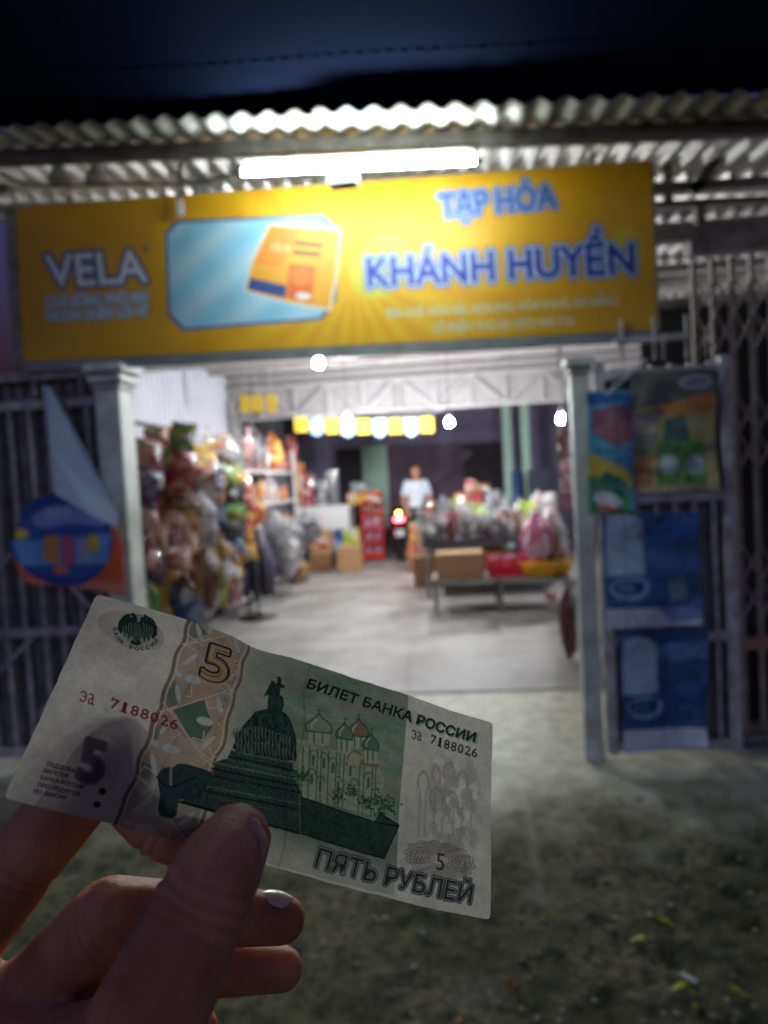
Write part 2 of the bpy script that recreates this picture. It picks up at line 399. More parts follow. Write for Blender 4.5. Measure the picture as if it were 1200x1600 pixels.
def build_ground():
    near = lambda a, b, s: list(np.arange(a, b, s))
    xs = [-400, -120, -40, -15, -8, -4] + near(-2.6, 2.6, 0.022) + [3, 4, 8, 15, 40, 120, 400]
    ys = [-400, -100, -30, -8, -2, 0.6] + near(1.0, 3.9, 0.022) + near(3.92, 4.8, 0.1) + [5, 8, 16, 30, 80, 200, 500]
    X, Y = np.meshgrid(xs, ys)
    rough = np.clip((3.35-Y)/0.9, 0, 1)*np.clip((Y-0.5)/0.5, 0, 1)*np.clip((3-abs(X))/0.5, 0, 1)
    lump = fbm(X*2.2+9, Y*2.2, 5)-0.5; fine = fbm(X*11+3, Y*11, 4)-0.5
    right = np.clip((X+Y*0-0.1)/0.9, 0, 1)*np.clip((2.9-Y)/0.6, 0, 1)
    Z = rough*(lump*0.05+fine*(0.04+0.05*right)-0.008) - np.clip((2.6-Y)/1.6, 0, 1)*0.012
    nx, ny = len(xs), len(ys); i = np.arange(nx*ny).reshape(ny, nx)
    F = np.stack([i[:-1, :-1], i[:-1, 1:], i[1:, 1:], i[1:, :-1]], -1).reshape(-1, 4).tolist()
    me = mesh_from('ground', np.c_[X.ravel(), Y.ravel(), Z.ravel()], F, True)
    S = np.zeros(X.shape)                                   # dried cement drips and scuffs
    for pts, w, a in (([(800, 1185), (812, 1230), (830, 1300), (845, 1395)], 0.018, 0.55), ([(905, 1270), (935, 1310), (1000, 1330)], 0.014, 0.3), ([(838, 1395), (850, 1400)], 0.05, 0.4), ([(740, 1545), (760, 1540)], 0.06, 0.3), ([(1000, 1325), (1008, 1330)], 0.05, 0.4), ([(800, 1290), (905, 1330)], 0.06, 0.14), ([(890, 1420), (900, 1340)], 0.05, 0.12)):
        Q = [onground(*p)[:2] for p in pts]
        for a_, b_ in zip(Q[:-1], Q[1:]):
            d = b_-a_; t = np.clip(((X-a_[0])*d[0]+(Y-a_[1])*d[1])/max(d@d, 1e-9), 0, 1); r = np.hypot(X-a_[0]-t*d[0], Y-a_[1]-t*d[1])
            S = np.maximum(S, a*np.exp(-(r/w)**2)*(0.4+0.9*fbm(X*14, Y*14, 3)))
    sa = me.attributes.new('stain', 'FLOAT', 'POINT'); sa.data.foreach_set('value', S.ravel().astype(np.float32))
    tag(link('ground', me, ground_material()), kind='structure')
    return lambda x, y: float(np.interp(x, xs, Z[np.abs(np.array(ys)-y).argmin()]))
GROUND_Z = build_ground()

# shop floor: poured concrete slabs
FLOORM = mat('shop_concrete', rgb(166, 162, 158), 0.5, c2=rgb(126, 121, 115), scale=1.6, bump=0.12, bscale=40)
fl = MB()
fl.box((-0.1, 9.9, -0.02), (7.2, 10.7, 0.044)); fo = fl.build('shop_floor', FLOORM); tag(fo, kind='structure')
for k, (y0, y1) in enumerate(((4.57, 6.2), (6.22, 9.2), (9.22, 15.15))):
    for (x0, x1) in ((-3.55, -0.31), (-0.295, 3.45)):
        MB().box(((x0+x1)/2, (y0+y1)/2, 0.004), (x1-x0, y1-y0, 0.012)).build('concrete_slab', FLOORM, fo)

# ------------------------------------------------------------------ shop building (open fronted shed)
WALLW = mat('white_sheet_wall', rgb(186, 186, 194), 0.45, 0.1, var=0.12, scale=3, bump=0.03)
BACKM = mat('mauve_plaster', rgb(128, 120, 146), 0.8, var=0.2, scale=2.5)
BACKD = mat('dark_mauve_plaster', rgb(104, 86, 104), 0.8, var=0.25, scale=2.5)
MINT = mat('mint_paint', rgb(168, 198, 182), 0.5, var=0.1)
ROOFM = mat('roof_sheet', rgb(150, 144, 140), 0.5, 0.1, c2=rgb(112, 104, 100), scale=2.0, bump=0.05)
shop = thing('shop_building', 'open fronted shed shop with pale ribbed walls, steel roof trusses and mauve back wall', 'shop', (0, 6.4, 0))
def part(mb, name, m, parent, smooth=False, bevel=0.0):
    o = mb.build(name, m, parent, smooth, bevel)
    if parent is not None and parent.type == 'EMPTY':
        o.matrix_parent_inverse = Matrix.Translation(-Vector(parent.location)) if parent.rotation_euler.z == 0 else (Matrix.Translation(parent.location) @ parent.rotation_euler.to_matrix().to_4x4()).inverted()
    return o
def ribbed_wall(p, q, z0, z1, pitch, depth):
    p = np.array(p, float); q = np.array(q, float); L = np.linalg.norm(q-p); d = (q-p)/L; n = np.array([-d[1], d[0]])
    pts = []; s = 0.0
    while s < L:
        for (a, o) in ((0, 0), (0.55, 0), (0.65, depth), (0.9, depth)):
            if s+a*pitch < L: pts.append((s+a*pitch, o))
        s += pitch
    v = []; f = []
    for (a, o) in pts:
        e = p+d*a+n*o; v += [(e[0], e[1], z0), (e[0], e[1], z1)]
    for k in range(len(pts)-1): f.append((2*k, 2*k+2, 2*k+3, 2*k+1))
    b = MB(); b.add(v, f); return b
part(ribbed_wall((-3.42, 6.3), (-3.42, 15.2), 0, 3.5, 0.16, 0.02), 'side_wall', WALLW, shop)
part(ribbed_wall((3.42, 15.2), (3.42, 3.7), 0, 3.4, 0.16, 0.02), 'side_wall', WALLW, shop)
bw = MB(); BY = 15.2
bw.box((0, BY+0.05, 1.75), (7.0, 0.1, 3.5)); part(bw, 'back_wall', BACKM, shop)
def backrect(x0, y0, x1, y1, off, m, name, th=0.05):
    a = at(x0, y1, BY-off); c = at(x1, y0, BY-off)
    return part(MB().box(((a[0]+c[0])/2, BY-off, (a[2]+c[2])/2), (abs(c[0]-a[0]), th, abs(c[2]-a[2]))), name, m, shop)
backrect(600, 690, 722, 812, 0.06, BACKD, 'dark_wall_panel', 0.09)
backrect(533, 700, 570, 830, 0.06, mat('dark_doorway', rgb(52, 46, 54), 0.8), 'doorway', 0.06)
backrect(572, 697, 604, 830, 0.11, MINT, 'door', 0.05)
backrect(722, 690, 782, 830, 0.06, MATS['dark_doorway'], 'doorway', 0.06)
st = MB(); a = at(668, 760, BY-0.25); c = at(735, 705, BY-0.25); st.bar(a, c, 0.06, 0.18); part(st, 'stair_rail', BACKD, shop)
for (x0, x1) in ((786, 799), (814, 828)):
    p = at((x0+x1)/2, 700, 13.6); part(MB().box((p[0], 13.6, 1.6), (0.16, 0.16, 3.2)), 'column', MINT, shop)
# roof: one corrugated sheet running back from the eave
EAVE_Y, EAVE_Z = 2.86, 2.955
def roof_z(y): return EAVE_Z+min(y-EAVE_Y, 1.6)*0.1+max(y-EAVE_Y-1.6, 0)*0.03
def corrugated(x0, x1, ys, pitch, amp, tilt=0.0):
    n = int((x1-x0)/pitch*14); xs = np.linspace(x0, x1, n); v = []; f = []
    for y in ys:
        for x in xs: v.append((x, y, roof_z(y)+tilt*x+amp*math.sin(2*math.pi*x/pitch)+0.004*math.sin(x*1.3+y)))
    for j in range(len(ys)-1):
        for i in range(n-1): f.append((j*n+i, (j+1)*n+i, (j+1)*n+i+1, j*n+i+1))
    b = MB(); b.add(v, f); return b
sh = part(corrugated(-2.7, 3.5, [4.3, EAVE_Y+1.6, 6.3], 0.117, 0.014), 'corrugated_roof', ROOFM, shop, True)
sh.modifiers.new('thickness', 'SOLIDIFY').thickness = 0.003
sh = part(corrugated(-3.5, 3.5, [6.2, 9, 12, 15.3], 0.117, 0.014), 'corrugated_roof', ROOFM, shop, True)
sh.location.z -= 0.008; sh.modifiers.new('thickness', 'SOLIDIFY').thickness = 0.003
EAVE_LIT = mat('eave_sheet', rgb(226, 226, 220), 0.4, 0.15, c2=rgb(176, 166, 150), scale=3.0, bump=0.05)  # paler copy of the roof sheet, the tube's light painted into its colour
for k in range(1, 9):                                         # overlapping sheets, none quite in line
    x0 = -3.74+0.825*k; dy = random.uniform(-0.022, 0.022)
    sh = part(corrugated(x0, x0+0.88, [EAVE_Y+dy, 3.2, 3.8, 4.28], 0.110, 0.013, -0.055), 'eave_sheet', EAVE_LIT, shop, True)
    sh.location.z += 0.0045*(k % 2)+random.uniform(0, 0.003); sh.modifiers.new('thickness', 'SOLIDIFY').thickness = 0.002
part(MB().bar((-2.95, 3.07, roof_z(3.07)-0.05+0.16225), (3.5, 3.07, roof_z(3.07)-0.05-0.1925), 0.05, 0.06), 'purlin', DARKSTEEL, shop)
part(MB().bar((-2.95, 3.85, roof_z(3.85)-0.05+0.16225), (3.5, 3.85, roof_z(3.85)-0.05-0.1925), 0.05, 0.06), 'purlin', TRUSS, shop)
for y in (4.9, 6.0, 7.4, 8.8, 10.2, 11.6, 13.0):
    part(MB().box((0 if y > 6.3 else 0.4, y, roof_z(y)-0.062), (6.9 if y > 6.3 else 6.1, 0.05, 0.078)), 'purlin', DARKSTEEL if y < 3.2 else TRUSS, shop)
def truss(y, x0, x1, zt, zb, n, parent, m, w=0.05):
    part(MB().bar((x0, y, zt), (x1, y, zt), w, w), 'truss_chord', m, parent)
    part(MB().bar((x0, y, zb), (x1, y, zb), w, w), 'truss_chord', m, parent)
    dx = (x1-x0)/n
    for k in range(n):
        a, b = (zb, zt) if k % 2 == 0 else (zt, zb)
        part(MB().bar((x0+k*dx, y+0.002, a), (x0+(k+1)*dx, y+0.002, b), w*0.7, w*0.7), 'truss_web', m, parent)
        if k: part(MB().bar((x0+k*dx, y-0.002, zb), (x0+k*dx, y-0.002, zt), w*0.7, w*0.7), 'truss_post', m, parent)
part(MB().box((0, 11.1, 2.94), (6.8, 0.03, 0.7)), 'gable_panel', mat('gable_sheet', rgb(150, 144, 144), 0.6, var=0.12), shop)
truss(11.0, -3.4, 3.35, 3.08, 2.58, 12, shop, TRUSS)
truss(7.9, -3.4, 3.35, 3.16, 2.92, 14, shop, TRUSS, 0.045)
for y, zz in ((11.0, 2.9), (6.6, 3.1)):
    part(MB().box((-3.33, y, zz/2), (0.1, 0.1, zz)), 'column', TRUSS, shop)
# truss over the right hand gate, just under the eave
for (p, q, w) in (((1012, 298), (1200, 285), 0.05), ((1012, 322), (1200, 312), 0.035), ((1012, 372), (1215, 356), 0.07),
                  ((1136, 222), (1080, 305), 0.05), ((1041, 220), (1043, 318), 0.035), ((1092, 318), (1094, 368), 0.04)):
    part(MB().bar(at(*p, 3.62), at(*q, 3.62), w, w), 'truss_web', DARKSTEEL, shop)
part(MB().bar(at(0, 268, 3.66), at(330, 262, 3.66), 0.05, 0.05), 'truss_chord', TRUSS, shop)
part(MB().bar(at(0, 305, 3.64), at(120, 232, 3.64), 0.045, 0.045), 'truss_web', TRUSS, shop)
part(MB().bar(at(330, 300, 3.64), at(250, 232, 3.64), 0.045, 0.045), 'truss_web', TRUSS, shop)
# partition behind the folding gate
PARTM = mat('dark_tarpaulin_panel', rgb(46, 48, 52), 0.7, var=0.3)
pt = thing('dark_partition', 'dark sheet partition standing behind the folding lattice gate', 'partition', (2.1, 3.95, 0))
part(MB().box((2.15, 3.95, 1.18), (2.0, 0.03, 2.36)), 'sheet', PARTM, pt)
part(MB().box((2.15, 3.932, 2.34), (2.0, 0.05, 0.045)), 'top_rail', DARKSTEEL, pt)
part(MB().box((2.15, 3.70, 0.5), (2.0, 0.05, 0.06)), 'mid_rail', mat('rusty_rail', rgb(214, 160, 134), 0.7, var=0.4), pt)
part(MB().box((2.15, 3.90, 0.25), (2.0, 0.05, 0.46)), 'low_board', mat('black_board', rgb(30, 29, 28), 0.8, var=0.4), pt)

# dark awning cloth above the eave
def cloth():
    m, nt, b = nodes_of('navy_awning_cloth'); N = nt.nodes.new; L = nt.links.new
    b.inputs['Base Color'].default_value = (*rgb(17, 24, 46), 1); b.inputs['Roughness'].default_value = 0.9; b.inputs['Specular IOR Level'].default_value = 0.03
    tc = N('ShaderNodeTexCoord'); n = N('ShaderNodeTexNoise'); n.inputs['Scale'].default_value = 2.5; L(tc.outputs['Object'], n.inputs['Vector'])
    bp = N('ShaderNodeBump'); bp.inputs['Strength'].default_value = 0.15; bp.inputs['Distance'].default_value = 0.02
    L(n.outputs['Fac'], bp.inputs['Height']); L(bp.outputs['Normal'], b.inputs['Normal']); return m
NAVY = cloth()
aw = thing('awning_cloth', 'dark navy cloth awning stretched above the corrugated eave', 'awning', (0, 2.9, 3.3))
xs = np.linspace(-4.2, 4.2, 60); ys = np.linspace(2.96, 1.3, 24); v = []; f = []
for y in ys:
    for x in xs: v.append((x, y, 3.0-0.055*x+(2.96-y)*0.35+0.012*math.sin(x*1.7)*math.cos(y*2.3)+0.006*math.sin(x*4.1+y)))
for j in range(23):
    for i in range(59): f.append((j*60+i, (j+1)*60+i, (j+1)*60+i+1, j*60+i+1))
b = MB(); b.add(v, f); part(b, 'cloth', NAVY, aw, True)
SEAM = mat('seam_thread', rgb(30, 38, 62), 1.0, spec=0.05)
def cloth_z(x, y): return 3.0-0.055*x+(2.96-y)*0.35+0.012*math.sin(x*1.7)*math.cos(y*2.3)+0.006*math.sin(x*4.1+y)
sb = MB()
for k in range(110):
    x = -3.2+k*0.058
    sb.bar((x, 2.70, cloth_z(x, 2.70)-0.004), (x+0.034, 2.70, cloth_z(x+0.034, 2.70)-0.004), 0.006, 0.003)
tag(part(sb, 'stitching', SEAM, aw), kind='stuff')

# ================================================================== SHOP SIGN
SIGN_PX = [(35, 330), (1012, 258), (1022, 518), (47, 568)]
def sign_canvas():
    c = Canvas(3.16, 0.79, 215, 3, (240, 174, 6), SIGN_PX)
    X, Y = c.grid()
    ang = np.arctan2(Y-0.45, X-1.72); r = np.hypot(X-1.72, Y-0.45)
    rays = 0.5+0.5*np.sin(ang*22); g = np.exp(-(r/0.9)**2)
    c.img[..., 0] += 0.02*g*rays; c.img[..., 1] += (0.09*g*rays).astype(np.float32); c.img[..., 2] += (0.06*g*rays).astype(np.float32)
    DB, LB = (30, 62, 160), (206, 226, 244)
    def lettered(t, bl, br, tl, fill, o1, c1, o2=0, c2=None):
        m = c.text_mask(t, bl, br, tl)
        if o2: c.paint(c.grow(m, o2+3), c2)
        c.paint(c.grow(m, o1+3), c1); c.paint(c.grow(m, 3), fill)
    lettered('VELA', (86, 453), (236, 444), (80, 402), (250, 252, 255), 10, (50, 96, 160))
    c.text('®', (228, 400), (239, 399), (228, 389), (60, 108, 170))
    lettered('CHÀ BÔNG PHÔ MAI', (82, 484), (236, 476), (82, 467), LB, 2, (84, 112, 140))
    lettered('NGON QUÊN LỐI VỀ', (84, 505), (236, 497), (84, 489), LB, 2, (84, 112, 140))
    # pale blue picture panel with the packet on it
    panel = [(267, 372), (283, 355), (500, 345), (526, 366), (521, 468), (500, 499), (292, 516), (271, 492)]
    c.poly([(x+(x-396)*0.03, y+(y-430)*0.05) for x, y in panel], (42, 96, 170)); m = c.poly(panel, (150, 214, 240))
    st_ = (0.5+0.5*np.sin((X*2.2+Y*3.0)*9)); c.img[m] = c.img[m]*(1-0.45*st_[m][:, None])+np.array([0.93, 0.98, 1.0])*0.45*st_[m][:, None]
    pk = [(423, 357), (530, 366), (524, 430), (514, 486), (450, 474), (386, 457), (396, 415)]
    c.poly([(x+(x-458)*0.05, y+(y-420)*0.05) for x, y in pk], (246, 240, 226)); c.poly(pk, (250, 176, 46))
    c.poly([(423, 359), (470, 363), (440, 420), (396, 416)], (250, 150, 40)); c.poly([(392, 438), (448, 450), (446, 468), (388, 456)], (40, 70, 140))
    c.poly([(452, 416), (492, 420), (486, 476), (448, 468)], (236, 110, 30)); c.ell(470, 436, 16, 14, 0, (248, 140, 60)); c.ell(474, 466, 12, 6, 5, (250, 240, 236))
    c.text('VELA', (422, 396), (452, 398), (424, 384), (255, 236, 200)); c.line([(462, 384), (502, 388)], 0.02, (90, 70, 20)); c.line([(460, 398), (498, 402)], 0.02, (90, 70, 20))
    c.poly(chaikin(np.array([(548, 400), (600, 365), (640, 385), (640, 440), (590, 476), (545, 460)]), 2, True), (214, 216, 90), 0.75)
    c.poly(chaikin(np.array([(940, 390), (965, 352), (1000, 372), (1000, 430), (960, 436)]), 2, True), (220, 208, 40), 0.7)
    lettered('TẠP HÓA', (686, 346), (864, 331), (683, 309), (58, 98, 182), 5, (188, 206, 232), 10, (64, 104, 178))
    lettered('KHÁNH HUYỀN', (575, 452), (986, 431), (572, 406), (34, 56, 170), 7, (200, 218, 240), 12, (70, 110, 180))
    c.text('ĐỊA CHỈ: HÒA HẢI, HÒA PHÚ, HÒA VANG, ĐÀ NẴNG', (602, 500), (960, 480), (602, 486), (222, 226, 190), 1, 2, (214, 202, 140))
    c.text('SỐ ĐIỆN THOẠI: 0973 948 726', (673, 523), (891, 511), (673, 509), (222, 226, 190), 1, 2, (214, 202, 140))
    c.img *= 0.9
    return c
sgn = thing('shop_sign', 'long yellow shop sign board with blue lettering above the gateway', 'sign', (-0.52, GATE_Y, 2.13))
sTL, sTR, sBR, sBL = [at(*p, GATE_Y) for p in SIGN_PX]
def sign_fn(u, v):
    P = (1-u)[:, None]*((1-v)[:, None]*sTL+v[:, None]*sBL) + u[:, None]*((1-v)[:, None]*sTR+v[:, None]*sBR)
    P[:, 1] -= 0.05+0.006*np.sin(u*9)*np.sin(v*math.pi)+0.004*np.sin(u*23+1)*np.sin(v*math.pi); return P
o = link('printed_face', sign_canvas().mesh('sign_face', sign_fn), printmat('sign_vinyl', 0.5)); o.parent = sgn
o.matrix_parent_inverse = Matrix.Translation(-Vector(sgn.location))
FRAMEM = mat('sign_frame_steel', rgb(140, 150, 146), 0.45, 0.4)
for p, q, w in ((sTL, sTR, 0.03), (sBL, sBR, 0.05), (sTL, sBL, 0.05), (sTR, sBR, 0.03)):
    p, q = p.copy(), q.copy()
    if w == 0.05 and p is not sTL: pass
    part(MB().bar(p+(0, 0.0, 0), q+(0, 0.0, 0), 0.05, w), 'frame_bar', FRAMEM, sgn)
part(MB().bar(sBL+np.array([0, -0.035, -0.028]), sBR+np.array([0, -0.035, -0.028]), 0.045, 0.045), 'lower_rail', FRAMEM, sgn)
part(MB().bar(sTL+np.array([-0.04, -0.02, 0.0]), sBL+np.array([-0.04, -0.02, -0.02]), 0.06, 0.05, (1, 0, 0)), 'side_post', DARKSTEEL, sgn)
for k in range(5):
    p = sTL+(sTR-sTL)*(0.08+0.21*k); part(MB().bar(p+(0, 0.03, 0.01), (p[0], 3.47, roof_z(3.47)-0.01), 0.025, 0.025), 'hanger', FRAMEM, sgn)

# ------------------------------------------------------------------ tube lamp above the sign
tL, tR = at(380, 269, 2.96), at(742, 251, 2.96)
TUBEM = emit('tube_light', (0.86, 1.0, 1.0), TUBE_L)
lamp = thing('tube_lamp', 'lit white tube lamp mounted along the top edge of yellow sign', 'lamp', (tL+tR)/2)
part(MB().tube([tL, tR], 0.0135, 12), 'tube', TUBEM, lamp, True)
dv = (tR-tL)/np.linalg.norm(tR-tL)
part(MB().bar(tL+(0, 0.035, 0.04), tR+(0, 0.035, 0.04), 0.05, 0.035), 'batten', WHITEP, lamp)
for p, s in ((tL, -1), (tR, 1)): part(MB().tube([p+dv*s*0.001, p+dv*s*0.03], 0.017, 12), 'end_cap', WHITEP, lamp, True)
part(MB().box((at(538, 284, 3.0)), (0.13, 0.06, 0.05)), 'ballast_box', mat('grey_plastic', rgb(150, 150, 146), 0.5), lamp, bevel=0.01)
for s in (0.2, 0.8):
    p = tL+(tR-tL)*s; part(MB().bar(p+(0, 0.03, 0.05), (p[0], 3.1, roof_z(3.1)-0.03), 0.02, 0.02), 'bracket', STEEL, lamp)

cb = thing('power_cable', 'thin black cable sagging along under the eave to the tube lamp', 'cable', tL)
pts = []
for k in range(25):
    t = k/24; p = at(-30, 262, 3.0)*(1-t)+(tL+np.array([0, 0.02, 0.03]))*t; p[2] -= 0.09*math.sin(math.pi*t)+0.02*math.sin(t*9); pts.append(p)
part(MB().tube(pts, 0.005, 6), 'wire', BLACK, cb, True)
# ================================================================== GATE
def gate_post(xc, w, d, ztop, label, caps=3):
    t = thing('gate_post', label, 'post', (xc, GATE_Y, 0), 0, 'gate posts')
    part(MB().box((xc, GATE_Y, ztop/2-0.06), (w, d, ztop-0.12)), 'shaft', PAINTED, t, bevel=0.006)
    part(MB().box((xc, GATE_Y, 0.05), (w+0.008, d+0.008, 0.1)), 'base', PAINTED, t, bevel=0.003)
    for k, (e, z, h) in enumerate(((0.02, -0.11, 0.03), (0.05, -0.07, 0.045), (0.08, -0.02, 0.04))[:caps]):
        part(MB().box((xc, GATE_Y, ztop+z), (w+e, d+e, h)), 'moulding', PAINTED, t, bevel=0.006)
    return t
gate_post(-1.665, 0.13, 0.16, 2.12, 'pale mint square gate post beside the hanging round blue poster')
gate_post(0.705, 0.09, 0.06, 2.05, 'pale mint square gate post beside the leaf covered with posters', 2)
def gate_leaf(x0, x1, z0, z1, y, label, bars, rails, m):
    t = thing('gate_leaf', label, 'gate', ((x0+x1)/2, y, 0), 0, 'gate leaves')
    for x in (x0, x1): part(MB().box((x, y, (z0+z1)/2), (0.05, 0.045, z1-z0)), 'stile', m, t, bevel=0.004)
    for z in rails: part(MB().box(((x0+x1)/2, y-0.002, z), (x1-x0-0.05, 0.04, 0.045)), 'rail', m, t)
    me = None
    for k in range(bars):
        x = x0+(x1-x0)*(k+0.75)/(bars+0.5)
        b = MB().box((0, 0, 0), (0.018, 0.018, z1-z0-0.04))
        if me is None: me = b.mesh('bar')
        o = link('bar', me, m, t); o.matrix_parent_inverse = Matrix.Translation(-Vector(t.location)); o.location = (x, y+0.006, (z0+z1)/2)
    for k in range(bars//2):                                  # short spikes above the top rail
        x = x0+(x1-x0)*(k+0.6)/(bars//2)
        part(MB().tube([(x, y, z1), (x, y, z1+0.10), (x, y, z1+0.13)], [0.009, 0.009, 0.001], 8), 'spike', m, t)
    return t
gl = gate_leaf(-2.75, -1.74, 0.06, 2.0, GATE_Y, 'grey barred gate leaf with ribbed sheet behind bars, round poster hung on it', 9, (0.1, 0.75, 1.95, 2.1), GREYBAR)
part(ribbed_wall((-2.72, 3.5), (-1.74, 3.5), 0.1, 2.14, 0.07, 0.02), 'ribbed_sheet', DARKSTEEL, gl)
for (a, b_) in (((-2.7, 0.78), (-2.2, 1.25)), ((-2.2, 0.72), (-2.68, 0.3)), ((-2.2, 0.3), (-1.8, 0.7)), ((-2.2, 1.25), (-1.8, 0.8))):
    part(MB().bar((a[0], 3.435, a[1]), (b_[0], 3.435, b_[1]), 0.02, 0.014), 'brace', GREYBAR, gl)
gr = gate_leaf(0.785, 1.37, 0.05, 1.96, GATE_Y-0.06, 'dark framed gate leaf covered with advertising posters', 6, (0.09, 0.62, 1.3, 1.9), GREYBAR)
part(ribbed_wall((0.79, 3.43), (1.37, 3.43), 0.08, 1.92, 0.05, 0.012), 'ribbed_sheet', DARKSTEEL, gr)
for (a, b_) in (((0.84, 0.42), (1.0, 0.58)), ((0.84, 0.42), (1.0, 0.26))):
    part(MB().bar((a[0], 3.365, a[1]), (b_[0], 3.365, b_[1]), 0.014, 0.014), 'brace', GREYBAR, gr)
part(MB().bar((0.86, 3.36, 2.05), (1.2, 3.36, 2.06), 0.03, 0.03), 'upper_rail', GREYBAR, gr)
for x in (0.9, 1.05, 1.2): part(MB().tube([(x, 3.38, 1.96), (x, 3.38, 2.16)], 0.009, 8), 'spike', GREYBAR, gr)
# folding lattice gate
lg = thing('folding_gate', 'folding steel lattice gate of upright channels and crossed bars', 'gate', (1.9, 3.6, 0))
LG = mat('lattice_steel', rgb(214, 204, 192), 0.55, 0.0, c2=rgb(168, 150, 136), scale=9)
part(MB().box((2.1, 3.6, 2.53), (1.6, 0.07, 0.07)), 'top_track', DARKSTEEL, lg)
part(MB().box((2.1, 3.6, 0.035), (1.6, 0.05, 0.03)), 'bottom_track', DARKSTEEL, lg)
ch = MB().box((-0.009, 0, 0), (0.004, 0.02, 2.42)).box((0.009, 0, 0), (0.004, 0.02, 2.42)).box((0, 0.011, 0), (0.022, 0.004, 2.42)).mesh('upright')
XS = [1.32+k*0.093 for k in range(14)]
for x in XS:
    o = link('upright', ch, LG, lg); o.location = (x-1.9, 0, 1.27)
lat = {}
for zc in (0.85, 1.6, 2.2):
    for k in range(len(XS)-1):
        for s in (-1, 1):
            for dz in (0.0, 0.1):
                if s not in lat:
                    lat[s] = MB().bar((-0.0465, 0, -s*0.09), (0.0465, 0, s*0.09), 0.004, 0.022, (0, 1, 0)).mesh('lattice_bar')
                o = link('lattice_bar', lat[s], LG, lg); o.location = (XS[k]+0.0465-1.9, -0.016-0.005*(s > 0), zc-0.09+dz*1.8)

# ================================================================== LIT BULBS INSIDE
BULBM = emit('bulb_light', (0.92, 0.96, 1.0), BULB_L)
def bulb(p, label):
    t = thing('bulb_lamp', label, 'lamp', p, 0, 'bare bulbs hanging in the shop')
    prof = [(0.012, 0.05), (0.028, 0.033), (0.040, 0.0), (0.036, -0.026), (0.018, -0.042), (0.003, -0.046)][::-1]
    part(MB().lathe(prof, 12, p), 'bulb', BULBM, t, True)
    part(MB().lathe([(0.02, 0.05), (0.024, 0.06), (0.024, 0.10), (0.012, 0.12)], 12, p), 'socket', WHITEP, t, True)
    part(MB().tube([(p[0], p[1], p[2]+0.12), (p[0], p[1], roof_z(p[1])-0.03)], 0.005, 6), 'cord', BLACK, t)
bulb(at(498, 567, 6.6), 'bare lit bulb hanging low over the aisle just behind the sign')
bulb(at(542, 655, 9.6), 'bare lit bulb hanging before the yellow bunting')
bulb(at(702, 660, 9.6), 'bare lit bulb hanging above the heaped display table')
bulb(at(877, 655, 8.2), 'bare lit bulb hanging beside the mint gate post')

# ================================================================== GOODS
def pouch_mesh(nu=7, nv=8, seed=0):
    r = np.random.default_rng(seed); v = []; f = []
    for side in (1, -1):
        for j in range(nv+1):
            for i in range(nu+1):
                u = i/nu; w = j/nv
                th = (math.sin(math.pi*u)**0.6)*(math.sin(math.pi*min(max((w-0.06)/0.88, 0), 1))**0.5)
                x = (u-0.5)*(1-0.06*math.sin(math.pi*w)); z = w
                v.append((x, side*(0.16*th+r.normal(0, 0.012)*th)-0.0, z+0.012*math.sin(u*9+seed)*(w in (0, 1))))
    n = (nu+1)*(nv+1)
    for s in (0, 1):
        for j in range(nv):
            for i in range(nu):
                q = [s*n+j*(nu+1)+i, s*n+j*(nu+1)+i+1, s*n+(j+1)*(nu+1)+i+1, s*n+(j+1)*(nu+1)+i]
                f.append(tuple(q) if s == 0 else tuple(q[::-1]))
    return mesh_from('pouch', v, f, True)
def sack_mesh(seed):
    bm = bmesh.new(); bmesh.ops.create_icosphere(bm, subdivisions=3, radius=0.5)
    r = np.random.default_rng(seed)
    K = r.normal(0, 1, (14, 3)); K[8:] *= 2.6; ph = r.random(14)*6.28
    for v in bm.verts:
        p = np.array(v.co); n = sum(math.sin(float(k@p)*5+a) for k, a in zip(K, ph))/14
        p = p*(1+0.42*n); z = p[2]+0.5
        if z > 0.72: p[:2] *= max(0.22, 1-(z-0.72)*2.6)
        p[2] = max(z, 0.02) if z > 0 else 0.02*r.random()
        v.co = p
    me = bpy.data.meshes.new('sack'); bm.to_mesh(me); bm.free()
    return me
def bottle_mesh():
    b = MB(); b.lathe([(0.30, 0), (0.34, 0.03), (0.34, 0.25), (0.31, 0.3), (0.34, 0.36), (0.34, 0.6), (0.2, 0.8), (0.12, 0.86), (0.12, 0.93), (0.15, 0.935), (0.15, 1.0), (0.12, 1.0)], 14)
    b.v = [(x*0.5, y*0.5, z) for x, y, z in b.v]; return b.mesh('bottle', True)
def jar_mesh():
    b = MB(); b.lathe([(0.42, 0), (0.46, 0.04), (0.46, 0.7), (0.40, 0.78), (0.40, 0.8), (0.45, 0.8), (0.45, 0.97), (0.43, 1.0)], 16); return b.mesh('jar', True)
def carton_mesh(): return MB().box((0, 0, 0.5), (1, 1, 1)).mesh('carton', bevel=0.018)
POUCH = [pouch_mesh(seed=k) for k in range(4)]; SACK = [sack_mesh(k+20) for k in range(6)]
BOTTLE, JAR, CARTON = bottle_mesh(), jar_mesh(), carton_mesh()
